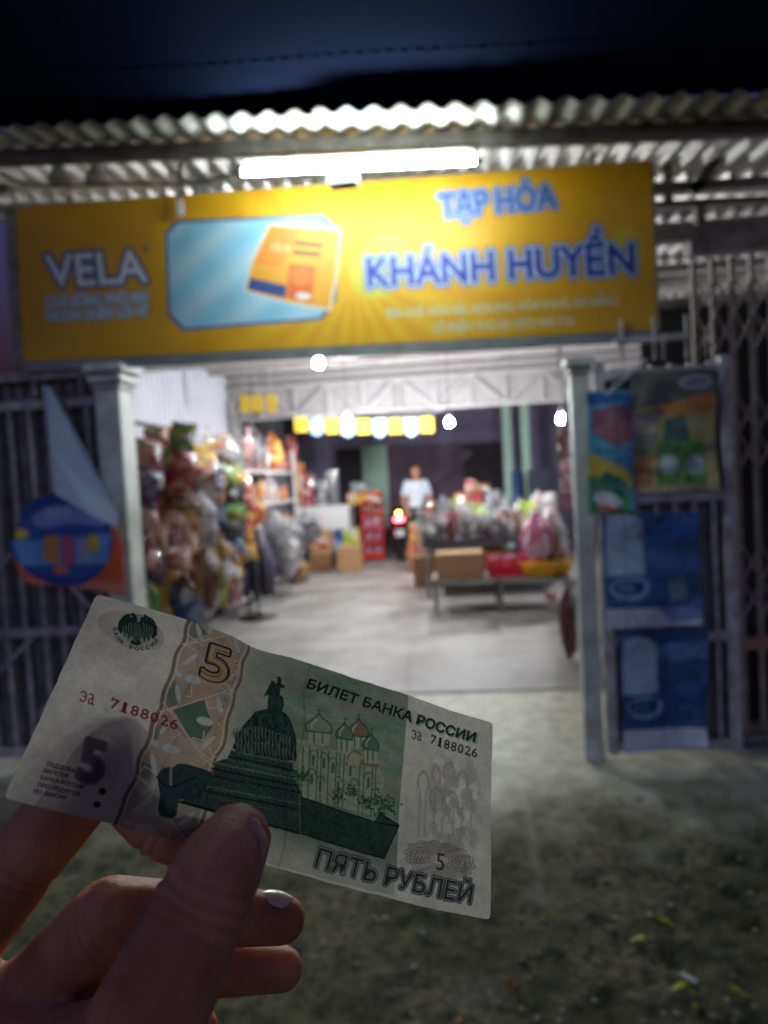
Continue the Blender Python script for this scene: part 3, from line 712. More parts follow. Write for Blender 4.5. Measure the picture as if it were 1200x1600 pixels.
INK = dict(orange=(rgb(226, 104, 34), rgb(240, 190, 70)), yellow=(rgb(236, 190, 50), rgb(214, 90, 30)), red=(rgb(186, 34, 38), rgb(230, 180, 160)),
           crimson=(rgb(140, 24, 40), rgb(96, 18, 30)), green=(rgb(96, 168, 66), rgb(222, 214, 80)), blue=(rgb(44, 92, 168), rgb(170, 200, 226)),
           white=(rgb(214, 210, 208), rgb(190, 120, 110)), pink=(rgb(214, 84, 140), rgb(232, 180, 196)), purple=(rgb(70, 50, 104), rgb(150, 130, 180)),
           brown=(rgb(124, 82, 46), rgb(176, 132, 58)), silver=(rgb(150, 150, 156), rgb(98, 98, 106)), black=(rgb(34, 34, 42), rgb(60, 60, 74)), lime=(rgb(176, 206, 50), rgb(236, 226, 120)),
           teal=(rgb(110, 170, 170), rgb(220, 226, 220)))
def ink(c): return wrapper('wrapper_'+c, *[tuple(q*0.62 for q in k) for k in INK[c]])
def item(kind, p, size, colour, label, cat, group=None, rz=0.0, tilt=0.0, ry=0.0, name=None):
    me = dict(pouch=POUCH, sack=SACK).get(kind)
    me = me[random.randrange(len(me))] if me else dict(bottle=BOTTLE, jar=JAR, carton=CARTON)[kind]
    m = colour if not isinstance(colour, str) else ink(colour)
    o = link(name or kind, me, m); o.location = tuple(map(float, p)); o.scale = size; o.rotation_euler = (tilt, ry, rz)
    return tag(o, label, cat, group)
def carton(p, size, m, label, group=None, rz=0.0, band=None, flaps=False, name='carton'):
    t = thing(name, label, 'box', p, rz, group)
    o = link('case', CARTON, m, t); o.scale = size
    w, d, h = size
    MB().box((0, 0, h+0.0015), (w*0.96, min(0.05, d*0.2), 0.003)).build('tape', TAPE, t)
    if band: MB().box((0, -d/2-0.0015, h*0.5), (w*0.7, 0.003, h*0.45)).build('printed_label', band, t)
    if flaps:
        for s in (-1, 1): MB().bar((s*w/2, 0, h), (s*(w/2+0.1), 0, h+0.07), d*0.96, 0.006, (0, 0, 1)).build('flap', m, t)
    return t
ups = lambda: random.uniform(-0.25, 0.25)

# --- steel shelving along the left wall
rack = thing('shelving_rack', 'long grey steel shelving rack stocked with snacks along left wall', 'shelf', (-2.62, 9.35, 0))
SH = mat('shelf_enamel', rgb(216, 216, 218), 0.4, 0.2, var=0.1)
ZS = (0.14, 0.72, 1.23, 1.67)
for z in ZS: part(MB().box((-2.62, 9.35, z), (0.5, 3.5, 0.03)), 'shelf_board', SH, rack)
for x in (-2.86, -2.38):
    for y in (7.62, 9.35, 11.08): part(MB().box((x, y, 1.02), (0.035, 0.035, 2.04)), 'upright', SH, rack)
part(MB().box((-2.88, 9.35, 1.0), (0.01, 3.4, 1.9)), 'back_panel', mat('shelf_back', rgb(52, 48, 50), 0.6), rack)
RANK = [['white', 'silver', 'red', 'white'], ['orange', 'yellow', 'orange', 'red'], ['red', 'orange', 'yellow', 'white'], ['white', 'silver', 'orange', 'white', 'red']]
WORDS = ['lowest', 'second', 'third', 'top']
for k, z in enumerate(ZS):
    y = 7.75
    while y < 10.95:
        for x in (-2.47, -2.72):
            c = random.choice(RANK[k]); h = random.uniform(0.24, 0.36) if k < 3 else random.uniform(0.3, 0.6)*(1 if y < 9 else 0.8)
            w = random.uniform(0.16, 0.26)
            kd = random.choice(['pouch', 'pouch', 'jar', 'bottle'] if k < 3 else ['pouch', 'pouch', 'pouch', 'sack'])
            nm = dict(pouch='snack_pouch', jar='snack_jar', bottle='drink_bottle', sack='plastic_bag')[kd]
            wd = dict(pouch='snack pouch', jar='lidded jar', bottle='bottle', sack='bulging bag')[kd]
            sz = (w, 0.3, h) if kd == 'pouch' else (w*0.75, w*0.75, h*0.85) if kd != 'sack' else (w*1.2, w*1.2, h*0.8)
            item(kd, (x, y, z+0.016), sz, c, f'{c} {wd} {"at the front" if x > -2.6 else "at the back"} of the {WORDS[k]} rack board, {"hanging rail end" if y < 8.8 else "middle" if y < 9.9 else "white counter end"}', wd.split()[-1], 'goods on the long shelving rack', rz=math.pi/2+ups(), name=nm)
        y += random.uniform(0.19, 0.26)
# tall things on top of the rack
for (px, py, Y, w, h, c, lab) in ((410, 742, 9.0, 0.3, 0.62, 'silver', 'tall silver bag on the rack top against ribbed wall'),
                                  (388, 736, 8.4, 0.25, 0.5, 'white', 'white bulging bag on the rack top near the snack rail'),
                                  (440, 742, 10.2, 0.3, 0.6, 'orange', 'tall orange printed sack on the rack top end'),
                                  (470, 746, 11.3, 0.16, 0.62, 'red', 'slim red plastic toy pack beside the far rack end')):
    p = at(px, py, Y); item('sack' if c != 'red' else 'pouch', (p[0]-0.12, Y, 1.686), (w, w*0.8, h), c, lab, 'bag', name='plastic_bag')

# --- snack rail near the left post: strips of pouches hanging from a pipe
rail = thing('hanging_rail', 'steel pipe rail on two posts carrying hanging snack strips', 'rail', (-2.2, 6.0, 0))
part(MB().tube([(-2.2, 4.5, 1.98), (-2.2, 7.5, 1.98)], 0.016, 10), 'pipe', STEEL, rail, True)
part(MB().box((-2.52, 6.0, 1.0), (0.02, 3.2, 1.7)), 'added_dark_backing', mat('dark_board', rgb(58, 46, 40), 0.8, var=0.4), rail)  # dark board added so the gaps between strips hide the lit wall
for y in (4.52, 7.48): part(MB().tube([(-2.2, y, 0), (-2.2, y, 1.98)], 0.018, 10), 'post', STEEL, rail, True)
part(MB().tube([(-2.2, 4.5, 1.2), (-2.2, 7.5, 1.2)], 0.012, 10), 'pipe', STEEL, rail, True)
MIXES = dict(brown=['brown', 'yellow', 'green', 'red', 'black'], crimson=['crimson', 'crimson', 'red', 'purple'], yellow=['yellow', 'yellow', 'lime', 'white'], black=['black', 'green', 'black', 'blue'], blue=['blue', 'blue', 'white'], orange=['orange', 'red', 'yellow'], green=['green', 'black', 'lime'], purple=['purple', 'crimson', 'black'])
def strip(y, x, z1, n, h, w, c, label, cat='snack strip'):
    t = thing('snack_strip', label, cat, (x, y, z1), 0, 'snack strips on the pipe rail')
    z = -0.02
    MB().bar((0, 0, 0.02), (0, 0, -n*h*0.92), 0.012, 0.004, (0, 1, 0)).build('backing_strip', ink(c), t)
    for k in range(n):
        for s in (0, 1):
            o = link('pouch', POUCH[random.randrange(4)], ink(random.choice(MIXES.get(c, [c]))), t); q_ = random.uniform(0.75, 1.25); o.scale = (w*1.45*q_, 0.36, h*1.15*random.uniform(0.8, 1.2)); o.location = (0.07*(1-2*s)+0.1*ups(), -0.03+0.06*s+0.1*ups(), z-h*(k+1)*0.92); o.rotation_euler = (ups()*0.8, ups()*0.8, 0.4+ups()*2.4)
strip(4.75, -2.18, 1.80, 6, 0.16, 0.15, 'crimson', 'long crimson snack strip hanging beside the mint gate post')
strip(4.95, -2.24, 1.83, 6, 0.17, 0.16, 'crimson', 'dark crimson snack strip hanging second along the pipe rail')
strip(5.35, -2.14, 1.96, 6, 0.18, 0.17, 'brown', 'brown and gold snack strip hanging full height from pipe rail')
strip(5.55, -2.26, 1.98, 6, 0.17, 0.20, 'brown', 'wide brown snack strip behind the full height gold one')
strip(5.85, -2.20, 1.74, 3, 0.18, 0.2, 'yellow', 'short yellow snack strip hanging from pipe rail')
strip(6.15, -2.16, 1.72, 4, 0.15, 0.15, 'blue', 'pale blue and white snack strip between yellow and black strips')
strip(6.55, -2.14, 1.66, 5, 0.18, 0.18, 'black', 'black snack strip hanging at the end of pipe rail')
strip(6.3, -2.28, 1.80, 3, 0.2, 0.22, 'yellow', 'gold banner like snack strip behind the blue strip')
for q, (y, x, z1, n, h, w, c, lab) in enumerate(((5.1, -2.34, 1.72, 6, 0.17, 0.18, 'purple', 'dark purple snack strip behind the crimson pair'), (5.75, -2.34, 1.5, 5, 0.17, 0.22, 'brown', 'low brown snack strip behind the yellow short strip'), (6.0, -2.3, 1.28, 5, 0.18, 0.2, 'black', 'low black snack strip under the blue strip'),
        (6.75, -2.2, 1.5, 5, 0.2, 0.2, 'brown', 'brown snack strip at the rear post of pipe rail'), (6.95, -2.3, 1.9, 6, 0.18, 0.2, 'yellow', 'tall yellow snack strip by the rear post of pipe rail'), (5.2, -2.18, 1.15, 4, 0.17, 0.18, 'crimson', 'low crimson snack strip above the orange bag'), (5.65, -2.12, 1.12, 4, 0.17, 0.2, 'green', 'low dark green snack strip above the olive bag'), (7.2, -2.2, 1.6, 5, 0.2, 0.2, 'orange', 'orange snack strip nearest the shelving rack'))): strip(y, x, z1, n, h, w, c, lab)
def px_item(kind, px, py, Y, wpx, hpx, c, label, cat, group=None, d=None, name=None, clear=False):
    """base at photo pixel (px, py) at depth Y; size from the photo's own width and height"""
    p = at(px, py, Y); k = Y/FPX*1.22; w = wpx*k; h = hpx*k
    p[2] = max(p[2], 0.016)
    return item(kind, p, (w, d or w*0.8, h), clearwrap() if clear else c, label, cat, group, rz=ups(), name=name or kind)
BG = 'bagged goods piled by the left rail'
for (kd, px, py, Y, w, h, c, lab) in (
    ('sack', 258, 872, 5.3, 70, 78, 'red', 'big red printed bag hung low on the pipe rail'),
    ('sack', 312, 868, 5.6, 58, 90, 'silver', 'silvery clear bag with shining folds hung on the pipe rail'),
    ('sack', 262, 968, 5.2, 66, 90, 'orange', 'orange snack bag at the foot of gate post'),
    ('sack', 318, 968, 5.6, 54, 120, 'brown', 'olive brown bag slumped under the silvery bag'),
    ('sack', 290, 975, 5.0, 40, 70, 'black', 'black bag behind orange one at post foot'),
    ('sack', 358, 955, 6.2, 44, 70, 'white', 'white and gold bag on the floor beside the pole stand'),
    ('sack', 345, 935, 6.4, 52, 90, 'brown', 'brown gold bag heaped behind the white and gold one'),
    ('sack', 232, 975, 4.75, 40, 60, 'green', 'green bag tucked behind the gate post foot'),
    ('pouch', 300, 1005, 4.9, 36, 60, 'blue', 'blue pouch leaning at the foot of snack pile')):
    px_item(kd, px, py, Y, w, h, c, lab, 'bag', None, name='plastic_bag')
for (px, py, Y, w, h, c, lab) in ((445, 905, 8.6, 50, 70, 'silver', 'large clear plastic bundle resting at the rack foot'), (425, 885, 8.2, 56, 80, 'silver', 'clear bundle with white folds behind the pole stand'),
                                  (466, 912, 8.9, 36, 36, 'brown', 'small brown basket bag on the aisle side of clear bundles'), (392, 880, 7.8, 40, 70, 'white', 'white bundle between pole stand and rack'),
                                  (390, 825, 7.5, 44, 44, 'orange', 'bright orange bag hung above the dark bundle'), (362, 800, 7.3, 30, 60, 'white', 'white green tipped bag hung at the rack corner'),
                                  (455, 880, 9.3, 46, 60, 'silver', 'clear bundle stacked against the rack end'), (480, 850, 9.8, 40, 46, 'silver', 'glinting clear bundle near the white counter')):
    px_item('sack', px, py, Y, w, h, c, lab, 'bundle', None, name='plastic_bundle')
# --- pole stand with a dark bundle of umbrellas hung round it
b0 = onground(405, 968); stn = thing('pole_stand', 'thin pole stand on round base hung with dark folded umbrellas', 'stand', (b0[0], b0[1], 0.014))
MB().lathe([(0.02, 0), (0.20, 0.0), (0.20, 0.012), (0.03, 0.02)], 20).build('base', BLACK, stn, True)
MB().tube([(0, 0, 0.01), (0, 0, 1.02)], 0.012, 8).build('pole', STEEL, stn, True)
for k in range(9):
    a = k*0.698; o = MB().tube([(0.05*math.cos(a), 0.05*math.sin(a), 1.0), (0.13*math.cos(a), 0.13*math.sin(a), 0.75), (0.17*math.cos(a), 0.17*math.sin(a), 0.45), (0.15*math.cos(a), 0.15*math.sin(a), 0.26)], [0.02, 0.05, 0.06, 0.03], 8)
    o.build('folded_umbrella', mat('umbrella_black', rgb(40, 38, 50), 0.5) if k % 3 else mat('umbrella_violet', rgb(78, 70, 104), 0.5), stn, True)

# --- white counter, display rack and cartons at the back left
wc = at(508, 880, 11.6); ct = thing('white_counter', 'white low counter with red lettered skirt at the back of the aisle', 'counter', (wc[0], 11.6, 0))
part(MB().box((wc[0], 11.9, 1.06), (0.95, 0.6, 0.04)), 'top', WHITEP, ct)
part(MB().box((wc[0], 11.6, 0.86), (0.93, 0.02, 0.36)), 'skirt', WHITEP, ct)
for dx in (-0.45, 0.45):
    for y in (11.64, 12.16): part(MB().box((wc[0]+dx, y, 0.53), (0.04, 0.04, 1.02)), 'leg', STEEL, ct)
part(MB().box((wc[0]-0.22, 11.588, 0.82), (0.4, 0.004, 0.12)), 'printed_patch', ink('red'), ct)
part(MB().box((wc[0], 11.9, 0.3), (0.9, 0.55, 0.03)), 'shelf', STEEL, ct)
for (px, c, w, h) in ((482, 'red', 20, 26), (500, 'yellow', 22, 40), (525, 'blue', 24, 34), (550, 'lime', 26, 34)):
    p = at(px, 850, 11.7); k = 11.7/FPX; item('carton', (p[0], 11.75, 0.316), (w*k, 0.3, h*k), c, f'{c} printed box under the white counter top', 'box', name='snack_box')
for (px, w, h, c, lab) in ((480, 24, 50, 'red', 'red stacked snack pack on the white counter'), (500, 24, 40, 'silver', 'grey wrapped pack on the white counter'), (520, 22, 54, 'silver', 'tall grey pack on the white counter near black doorway'), (468, 20, 70, 'orange', 'orange tall sack at the counter end by the rack')):
    p = at(px, 780, 11.9); k = 11.9/FPX; item('pouch', (p[0], 11.9, 1.081), (w*k, 0.3, h*k), c, lab, 'pack', name='snack_pack')
def floorbox(px, py, wpx, hpx, m, lab, band=None, rz=0.0, z=None, Y=None, flaps=False, d=None):
    p = onground(px, py) if Y is None else at(px, py, Y); k = p[1]/FPX
    if Y is None: p[2] = 0.015
    return carton(p, (wpx*k, d or wpx*k*0.9, hpx*k), m, lab, None, rz, band, flaps)
floorbox(504, 893, 34, 28, CARD2, 'brown carton on floor under the red printed one')
floorbox(504, 865.5, 33, 36, CARD, 'carton with bold red print stacked on a brown carton', ink('red'), Y=onground(504, 893)[1]+0.02)
floorbox(549, 894, 38, 40, CARD, 'plain tan carton standing in front of the white counter')
rp = onground(586, 876); k = rp[1]/FPX
rk = thing('display_rack', 'red metal display rack with rows of packs near the aisle end', 'rack', (rp[0], rp[1], 0.014))
REDM = mat('red_enamel', rgb(206, 52, 36), 0.35, var=0.15)
for s in (-1, 1): MB().box((s*0.19, 0, 0.52), (0.02, 0.34, 1.04)).build('side_panel', REDM, rk)
for z in (0.06, 0.32, 0.58, 0.84): MB().box((0, 0, z), (0.36, 0.34, 0.03)).build('shelf_board', REDM, rk)
MB().box((0, -0.18, 0.1), (0.36, 0.012, 0.1)).build('front_lip', REDM, rk)
for z in (0.075, 0.335, 0.595, 0.855):
    for x in (-0.09, 0.08):
        item('pouch', (rp[0]+x, rp[1]-0.08, 0.014+z), (0.15, 0.3, 0.2), 'pink' if z < 0.8 else 'red', 'pink and white pack on the red display rack', 'pack', 'packs on the red display rack', name='snack_pack')
carton((rp[0]-0.12, rp[1], 1.054+0.015), (0.62, 0.4, 0.22), ink('orange'), 'orange printed box lying on the red display rack')
carton((rp[0]-0.2, rp[1], 1.29+0.003), (0.3, 0.34, 0.16), ink('teal'), 'pale green box topmost on the red display rack')

# --- bunting under the rear truss
cols = [(rgb(244, 200, 60), 'yellow'), (rgb(206, 222, 226), 'pale blue')]
FL = [mat('flag_yellow', rgb(244, 204, 60), 0.7, var=0.1), mat('flag_pale', rgb(204, 222, 232), 0.7, c2=rgb(120, 170, 200), scale=10)]
bt = thing('bunting', 'string of yellow and pale blue paper flags under the rear roof truss', 'bunting', at(572, 650, 10.6))
pts = [at(420, 640, 10.6), at(470, 650, 10.6), at(572, 656, 10.6), at(675, 646, 10.6), at(700, 636, 10.6)]
part(MB().tube(pts, 0.006, 6), 'string', WHITEP, bt)
for k in range(9):
    px = 470+k*24.5; p = at(px, 651+4*math.sin(math.pi*(k+1)/10), 10.6); w = 0.2; h = 0.23
    b = MB(); vv = [(p[0]-w/2, p[1]-0.012, p[2]), (p[0]+w/2, p[1]-0.012, p[2]), (p[0]+w/2, p[1]-0.03, p[2]-h), (p[0], p[1]-0.045, p[2]-h*(1.0 if k % 2 == 0 else 1.25)), (p[0]-w/2, p[1]-0.02, p[2]-h)]
    b.add(vv+[(x, y+0.004, z) for x, y, z in vv], [(0, 1, 2, 3, 4), (9, 8, 7, 6, 5)]+[(i, i+5, (i+1) % 5+5, (i+1) % 5) for i in range(5)]); part(b, 'flag', FL[k % 2], bt)
for k, px in enumerate((383, 402, 424)):
    p = at(px, 617, 9.4); o = MB().bar(p, p-np.array([0, 0.02, 0.24]), 0.15, 0.004, (0, 1, 0)).build('paper_flag', FL[0])
    tag(o, 'yellow paper flag hanging from the roof near ribbed left wall', 'flag', 'yellow flags near the left wall')
    MB().tube([p, (p[0], p[1], roof_z(p[1])-0.03)], 0.003, 5).build('thread', WHITEP, o)

# --- right hand side: low bench, heaped table, cartons
bn = thing('low_bench', 'low dark steel bench carrying carton and red crate', 'bench', (0.6, 7.35, 0))
part(MB().box((0.58, 7.45, 0.36), (1.42, 0.6, 0.035)), 'top', DARKSTEEL, bn)
for x in (-0.1, 0.58, 1.26):
    for y in (7.18, 7.72): part(MB().box((x, y, 0.18), (0.035, 0.035, 0.345)), 'leg', DARKSTEEL, bn)
carton((0.17, 7.42, 0.3785), (0.5, 0.4, 0.27), CARD, 'long tan carton on the low bench', None, 0.0)
cr_ = thing('plastic_crate', 'bright red plastic crate on the low bench', 'crate', (0.68, 7.4, 0.378))
RC = mat('red_crate_plastic', rgb(214, 26, 58), 0.3, var=0.1, bump=0.02)
MB().box((0, 0, 0.01), (0.40, 0.34, 0.02)).build('floor', RC, cr_)
for z in (0.05, 0.11, 0.17):
    for s in (-1, 1):
        MB().box((0, s*0.165, z), (0.40, 0.014, 0.04)).build('slat', RC, cr_); MB().box((s*0.195, 0, z), (0.014, 0.33, 0.04)).build('slat', RC, cr_)
for s in (-1, 1):
    for q in (-1, 1): MB().box((s*0.196, q*0.166, 0.1), (0.024, 0.024, 0.2)).build('corner_post', RC, cr_)
for k in range(5): item('pouch', (0.55+0.065*k, 7.36+0.04*(k % 2), 0.40), (0.14, 0.3, 0.2), 'red' if k % 2 else 'pink', 'red or pink pouch standing in the red crate', 'pouch', 'pouches in the red crate', rz=ups(), name='snack_pouch')
yb = MB().lathe([(0.14, 0), (0.19, 0.0), (0.21, 0.13), (0.215, 0.14), (0.2, 0.145)], 20).mesh('basin', True)
for q, (x, lab) in enumerate(((1.0, 'yellow plastic basin at the bench end'), (1.16, 'yellow plastic basin furthest along the bench'))):
    o = link('plastic_basin', yb, mat('yellow_plastic', rgb(240, 176, 26), 0.35, var=0.08)); o.location = (x, 7.32+0.12*q, 0.3785); tag(o, ['yellow plastic basin holding the bright pink bag on the low bench', 'yellow plastic basin holding the white and peach bag on the low bench'][q], 'basin', 'yellow basins')
item('sack', (0.98, 7.32, 0.44), (0.36, 0.34, 0.62), 'pink', 'bright pink bag standing in yellow basin on the bench', 'bag', name='plastic_bag')
item('sack', (1.17, 7.46, 0.44), (0.32, 0.3, 0.62), 'white', 'white and peach bag standing in yellow basin', 'bag', name='plastic_bag')
tb = thing('display_table', 'dark topped trestle table heaped with wrapped goods', 'table', (0.55, 8.6, 0))
part(MB().box((0.62, 8.75, 0.68), (1.75, 1.2, 0.05)), 'top', mat('dark_table_cloth', rgb(52, 46, 60), 0.7), tb)
for x in (-0.2, 1.42):
    for y in (8.2, 9.3): part(MB().box((x, y, 0.33), (0.04, 0.04, 0.655)), 'leg', DARKSTEEL, tb)
part(MB().box((0.62, 8.75, 0.25), (1.5, 1.0, 0.03)), 'shelf', DARKSTEEL, tb)
for k in range(5): item('carton', (0.0+0.3*k, 8.4, 0.266), (0.26, 0.3, 0.26+0.03*(k % 3)), CARD2, 'brown carton stored under the heaped table', 'box', 'cartons under the heaped table', name='carton')
HC = ['white', 'silver', 'white', 'red', 'white', 'brown', 'silver', 'white', 'blue', 'silver', 'crimson', 'lime', 'pink', 'yellow']
n = 0
for row, y in enumerate((8.28, 8.5, 8.75, 9.0, 9.25)):
    x = -0.16
    while x < 1.45:
        c = random.choice(HC); kd = random.choice(['pouch', 'sack', 'sack', 'bottle' if c in ('red', 'white') else 'pouch'])
        h = random.uniform(0.2, 0.34)+0.05*row; w = random.uniform(0.15, 0.25)
        wd = dict(pouch='pouch', sack='wrapped bundle', bottle='bottle')[kd]
        item(kd, (x, y, 0.706), (w*(0.6 if kd == 'bottle' else 1), w*(0.6 if kd == 'bottle' else 0.8) if kd != 'pouch' else 0.25, h), c, f'{c} {wd} in the {["bench side", "second", "middle", "fourth", "rearmost"][row]} row heaped on the dark table, {"carton stack end" if x < 0.4 else "mid table" if x < 0.95 else "hanging strips end"}', wd.split()[-1], 'goods heaped on the dark topped table', rz=ups()*2, name=dict(pouch='snack_pouch', sack='wrapped_bundle', bottle='drink_bottle')[kd])
        x += random.uniform(0.17, 0.25)
floorbox(664, 916, 32, 46, CARD2, 'tall brown carton on floor beside the low bench', flaps=True)
floorbox(652, 893, 30, 26, CARD2, 'red brown carton at the bottom of a stack by the table end')
floorbox(652, 867, 28, 20, mat('russet_card', rgb(176, 96, 62), 0.7), 'russet carton in the middle of a stack by table end', Y=onground(652, 893)[1]+0.02)
floorbox(654, 846, 26, 30, ink('orange'), 'orange box topmost in the stack by table end', Y=onground(652, 893)[1]+0.03)
# crates of goods behind the table
sd = thing('side_table', 'grey folding table with boxed goods behind the heaped table', 'table', (0.45, 10.9, 0))
part(MB().box((0.45, 10.9, 0.94), (1.7, 0.7, 0.04)), 'top', STEEL, sd)
for x in (-0.36, 1.26):
    for y in (10.6, 11.2): part(MB().box((x, y, 0.47), (0.04, 0.04, 0.92)), 'leg', STEEL, sd)
for (px, py, w, h, c, lab) in ((722, 778, 22, 24, 'orange', 'orange red box on the grey folding table'), (740, 770, 34, 22, 'white', 'white wide box on the grey folding table'), (765, 776, 30, 26, 'silver', 'grey box at the far end of grey folding table'),
                               (735, 748, 16, 20, 'red', 'small red pack topmost on the folding table boxes'), (752, 750, 26, 14, 'brown', 'tan flat pack on the folding table boxes')):
    p = at(px, 775, 10.8); k = 10.8/FPX; z = 0.961 if py > 760 else 0.961+24*k
    item('carton', (p[0], 10.8, z), (w*k, 0.3, h*k), c, lab, 'box', name='goods_box')
# right edge: hanging glitter packs and a blue roll, seen past the post
hr = thing('hanging_rail', 'short pipe rail hung with pink packs just inside the right post', 'rail', (1.25, 7.9, 1.95))
part(MB().tube([(1.2, 6.6, 1.95), (1.75, 9.8, 1.95)], 0.014, 8), 'pipe', STEEL, hr, True)
for (x, y) in ((1.2, 6.62), (1.75, 9.78)): part(MB().tube([(x, y, 1.95), (x, y, roof_z(y)-0.03)], 0.008, 8), 'hanger', STEEL, hr, True)
for k in range(11):
    y = 6.7+k*0.29; x = 1.2+(y-6.6)*0.172; c = ['pink', 'white', 'crimson', 'silver', 'lime'][k % 5]
    t = thing('snack_strip', f'{c} snack strip hung in the row inside the right gate post', 'snack strip', (x, y, 1.94), 0, f'{c} strips inside the right post')
    for j in range(5):
        o = link('pouch', POUCH[j % 4], ink(c), t); o.scale = (0.17, 0.25, 0.17); o.location = (0, 0, -0.02-0.17*(j+1)); o.rotation_euler = (0, 0, 0.8+ups()*2)
for q, (px, py, Y, w, h, c, lab) in enumerate(((862, 872, 7.0, 40, 50, 'white', 'white sack standing under the right snack strips'), (878, 1010, 5.2, 30, 120, 'crimson', 'dark crimson sack on the floor inside right post'), (874, 930, 5.9, 34, 90, 'silver', 'grey sack on floor behind the crimson one'))):
    p = at(px, py, Y); k = Y/FPX; item('sack', (p[0]+0.05, Y, 0.016 if q else 0.02), (w*k, w*k, h*k), c, lab, 'sack', name='goods_sack')
bl = MB().tube([(0, 0, 0), (0, 0, 1.5)], 0.07, 12).mesh('roll', True)
for q, px in enumerate((806, 812)):
    p = at(px, 760, 13.2); o = link('mat_roll', bl, mat('blue_roll', rgb(64, 92, 150), 0.5, var=0.3)); o.location = (p[0], 13.2+0.16*q, 0.016); tag(o, 'upright blue roll standing between the two mint columns', 'roll', 'blue rolls')
br = at(845, 700, 12.5); bp_ = MB().box((0, 0, 0.75), (0.5, 0.06, 1.5)).build('dark_board', mat('navy_board', rgb(36, 42, 60), 0.6), None, bevel=0.01); bp_.location = (br[0], 12.5, 0.016); tag(bp_, 'dark navy board leaning past the mint columns', 'board')

# ================================================================== scooter seen from behind
def scooter(p, rz):
    t = thing('scooter', 'parked red scooter with glowing tail light at the aisle end', 'scooter', p, rz)
    RB = mat('scooter_red', rgb(168, 24, 40), 0.25, coat=0.6, bump=0.0)
    for y, nm in ((0.1, 'wheel'), (1.32, 'wheel')):
        w = MB(); n = 20
        w.tube([(-0.045, y, 0.27), (0.045, y, 0.27)], 0.17, n); wo = w.build(nm, STEEL, t, True)
        ty = MB(); P = []; F = []
        for i in range(24):
            a = i/24*6.2832
            for j in range(8):
                b = j/8*6.2832; r = 0.215+0.055*math.cos(b); P.append((0.05*math.sin(b), y+r*math.cos(a), 0.27+r*math.sin(a)))
        for i in range(24):
            for j in range(8): F.append((i*8+j, ((i+1) % 24)*8+j, ((i+1) % 24)*8+(j+1) % 8, i*8+(j+1) % 8))
        ty.add(P, F); ty.build('tyre', BLACK, wo, True)
    body = MB(); body.tube([(0, -0.12, 0.78), (0, 0.1, 0.72), (0, 0.45, 0.62), (0, 0.62, 0.45), (0, 0.9, 0.36), (0, 1.05, 0.45), (0, 1.12, 0.8), (0, 1.08, 0.98)], [0.07, 0.14, 0.16, 0.15, 0.13, 0.13, 0.12, 0.06], 14)
    body.build('body', RB, t, True)
    MB().tube([(0, -0.1, 0.86), (0, 0.15, 0.87), (0, 0.5, 0.82), (0, 0.62, 0.78)], [0.06, 0.12, 0.13, 0.06], 12).build('seat', BLACK, t, True)
    MB().tube([(0, -0.02, 0.62), (0, -0.12, 0.5), (0, -0.16, 0.36)], [0.1, 0.08, 0.06], 10).build('mudguard', BLACK, t, True)
    MB().box((0, -0.2, 0.52), (0.16, 0.008, 0.12)).build('number_plate', WHITEP, t)
    MB().box((0, -0.19, 0.76), (0.17, 0.03, 0.07)).build('tail_light', emit('tail_red', (1.0, 0.05, 0.08), 14.0), t, bevel=0.01)
    MB().box((0, -0.15, 0.87), (0.07, 0.03, 0.05)).build('indicator', emit('tail_amber', (1.0, 0.62, 0.08), 16.0), t, bevel=0.01)
    MB().tube([(-0.34, 1.0, 1.04), (-0.15, 1.08, 1.0), (0.15, 1.08, 1.0), (0.34, 1.0, 1.04)], 0.016, 8).build('handlebar', STEEL, t, True)
    for s in (-1, 1):
        MB().tube([(s*0.22, 1.06, 1.02), (s*0.26, 1.04, 1.22)], 0.007, 6).build('mirror_stem', BLACK, t)
        MB().box((s*0.28, 1.03, 1.25), (0.11, 0.02, 0.08)).build('mirror', STEEL, t, bevel=0.008)
    MB().bar((0.16, 0.3, 0.27), (0.19, -0.1, 0.33), 0.08, 0.08).build('exhaust', STEEL, t, bevel=0.01)
    MB().tube([(-0.1, 0.5, 0.3), (-0.22, 0.5, 0.0)], 0.012, 6).build('side_stand', STEEL, t)
sp = onground(626, 878); scooter((sp[0], sp[1], 0.014), 0.12)

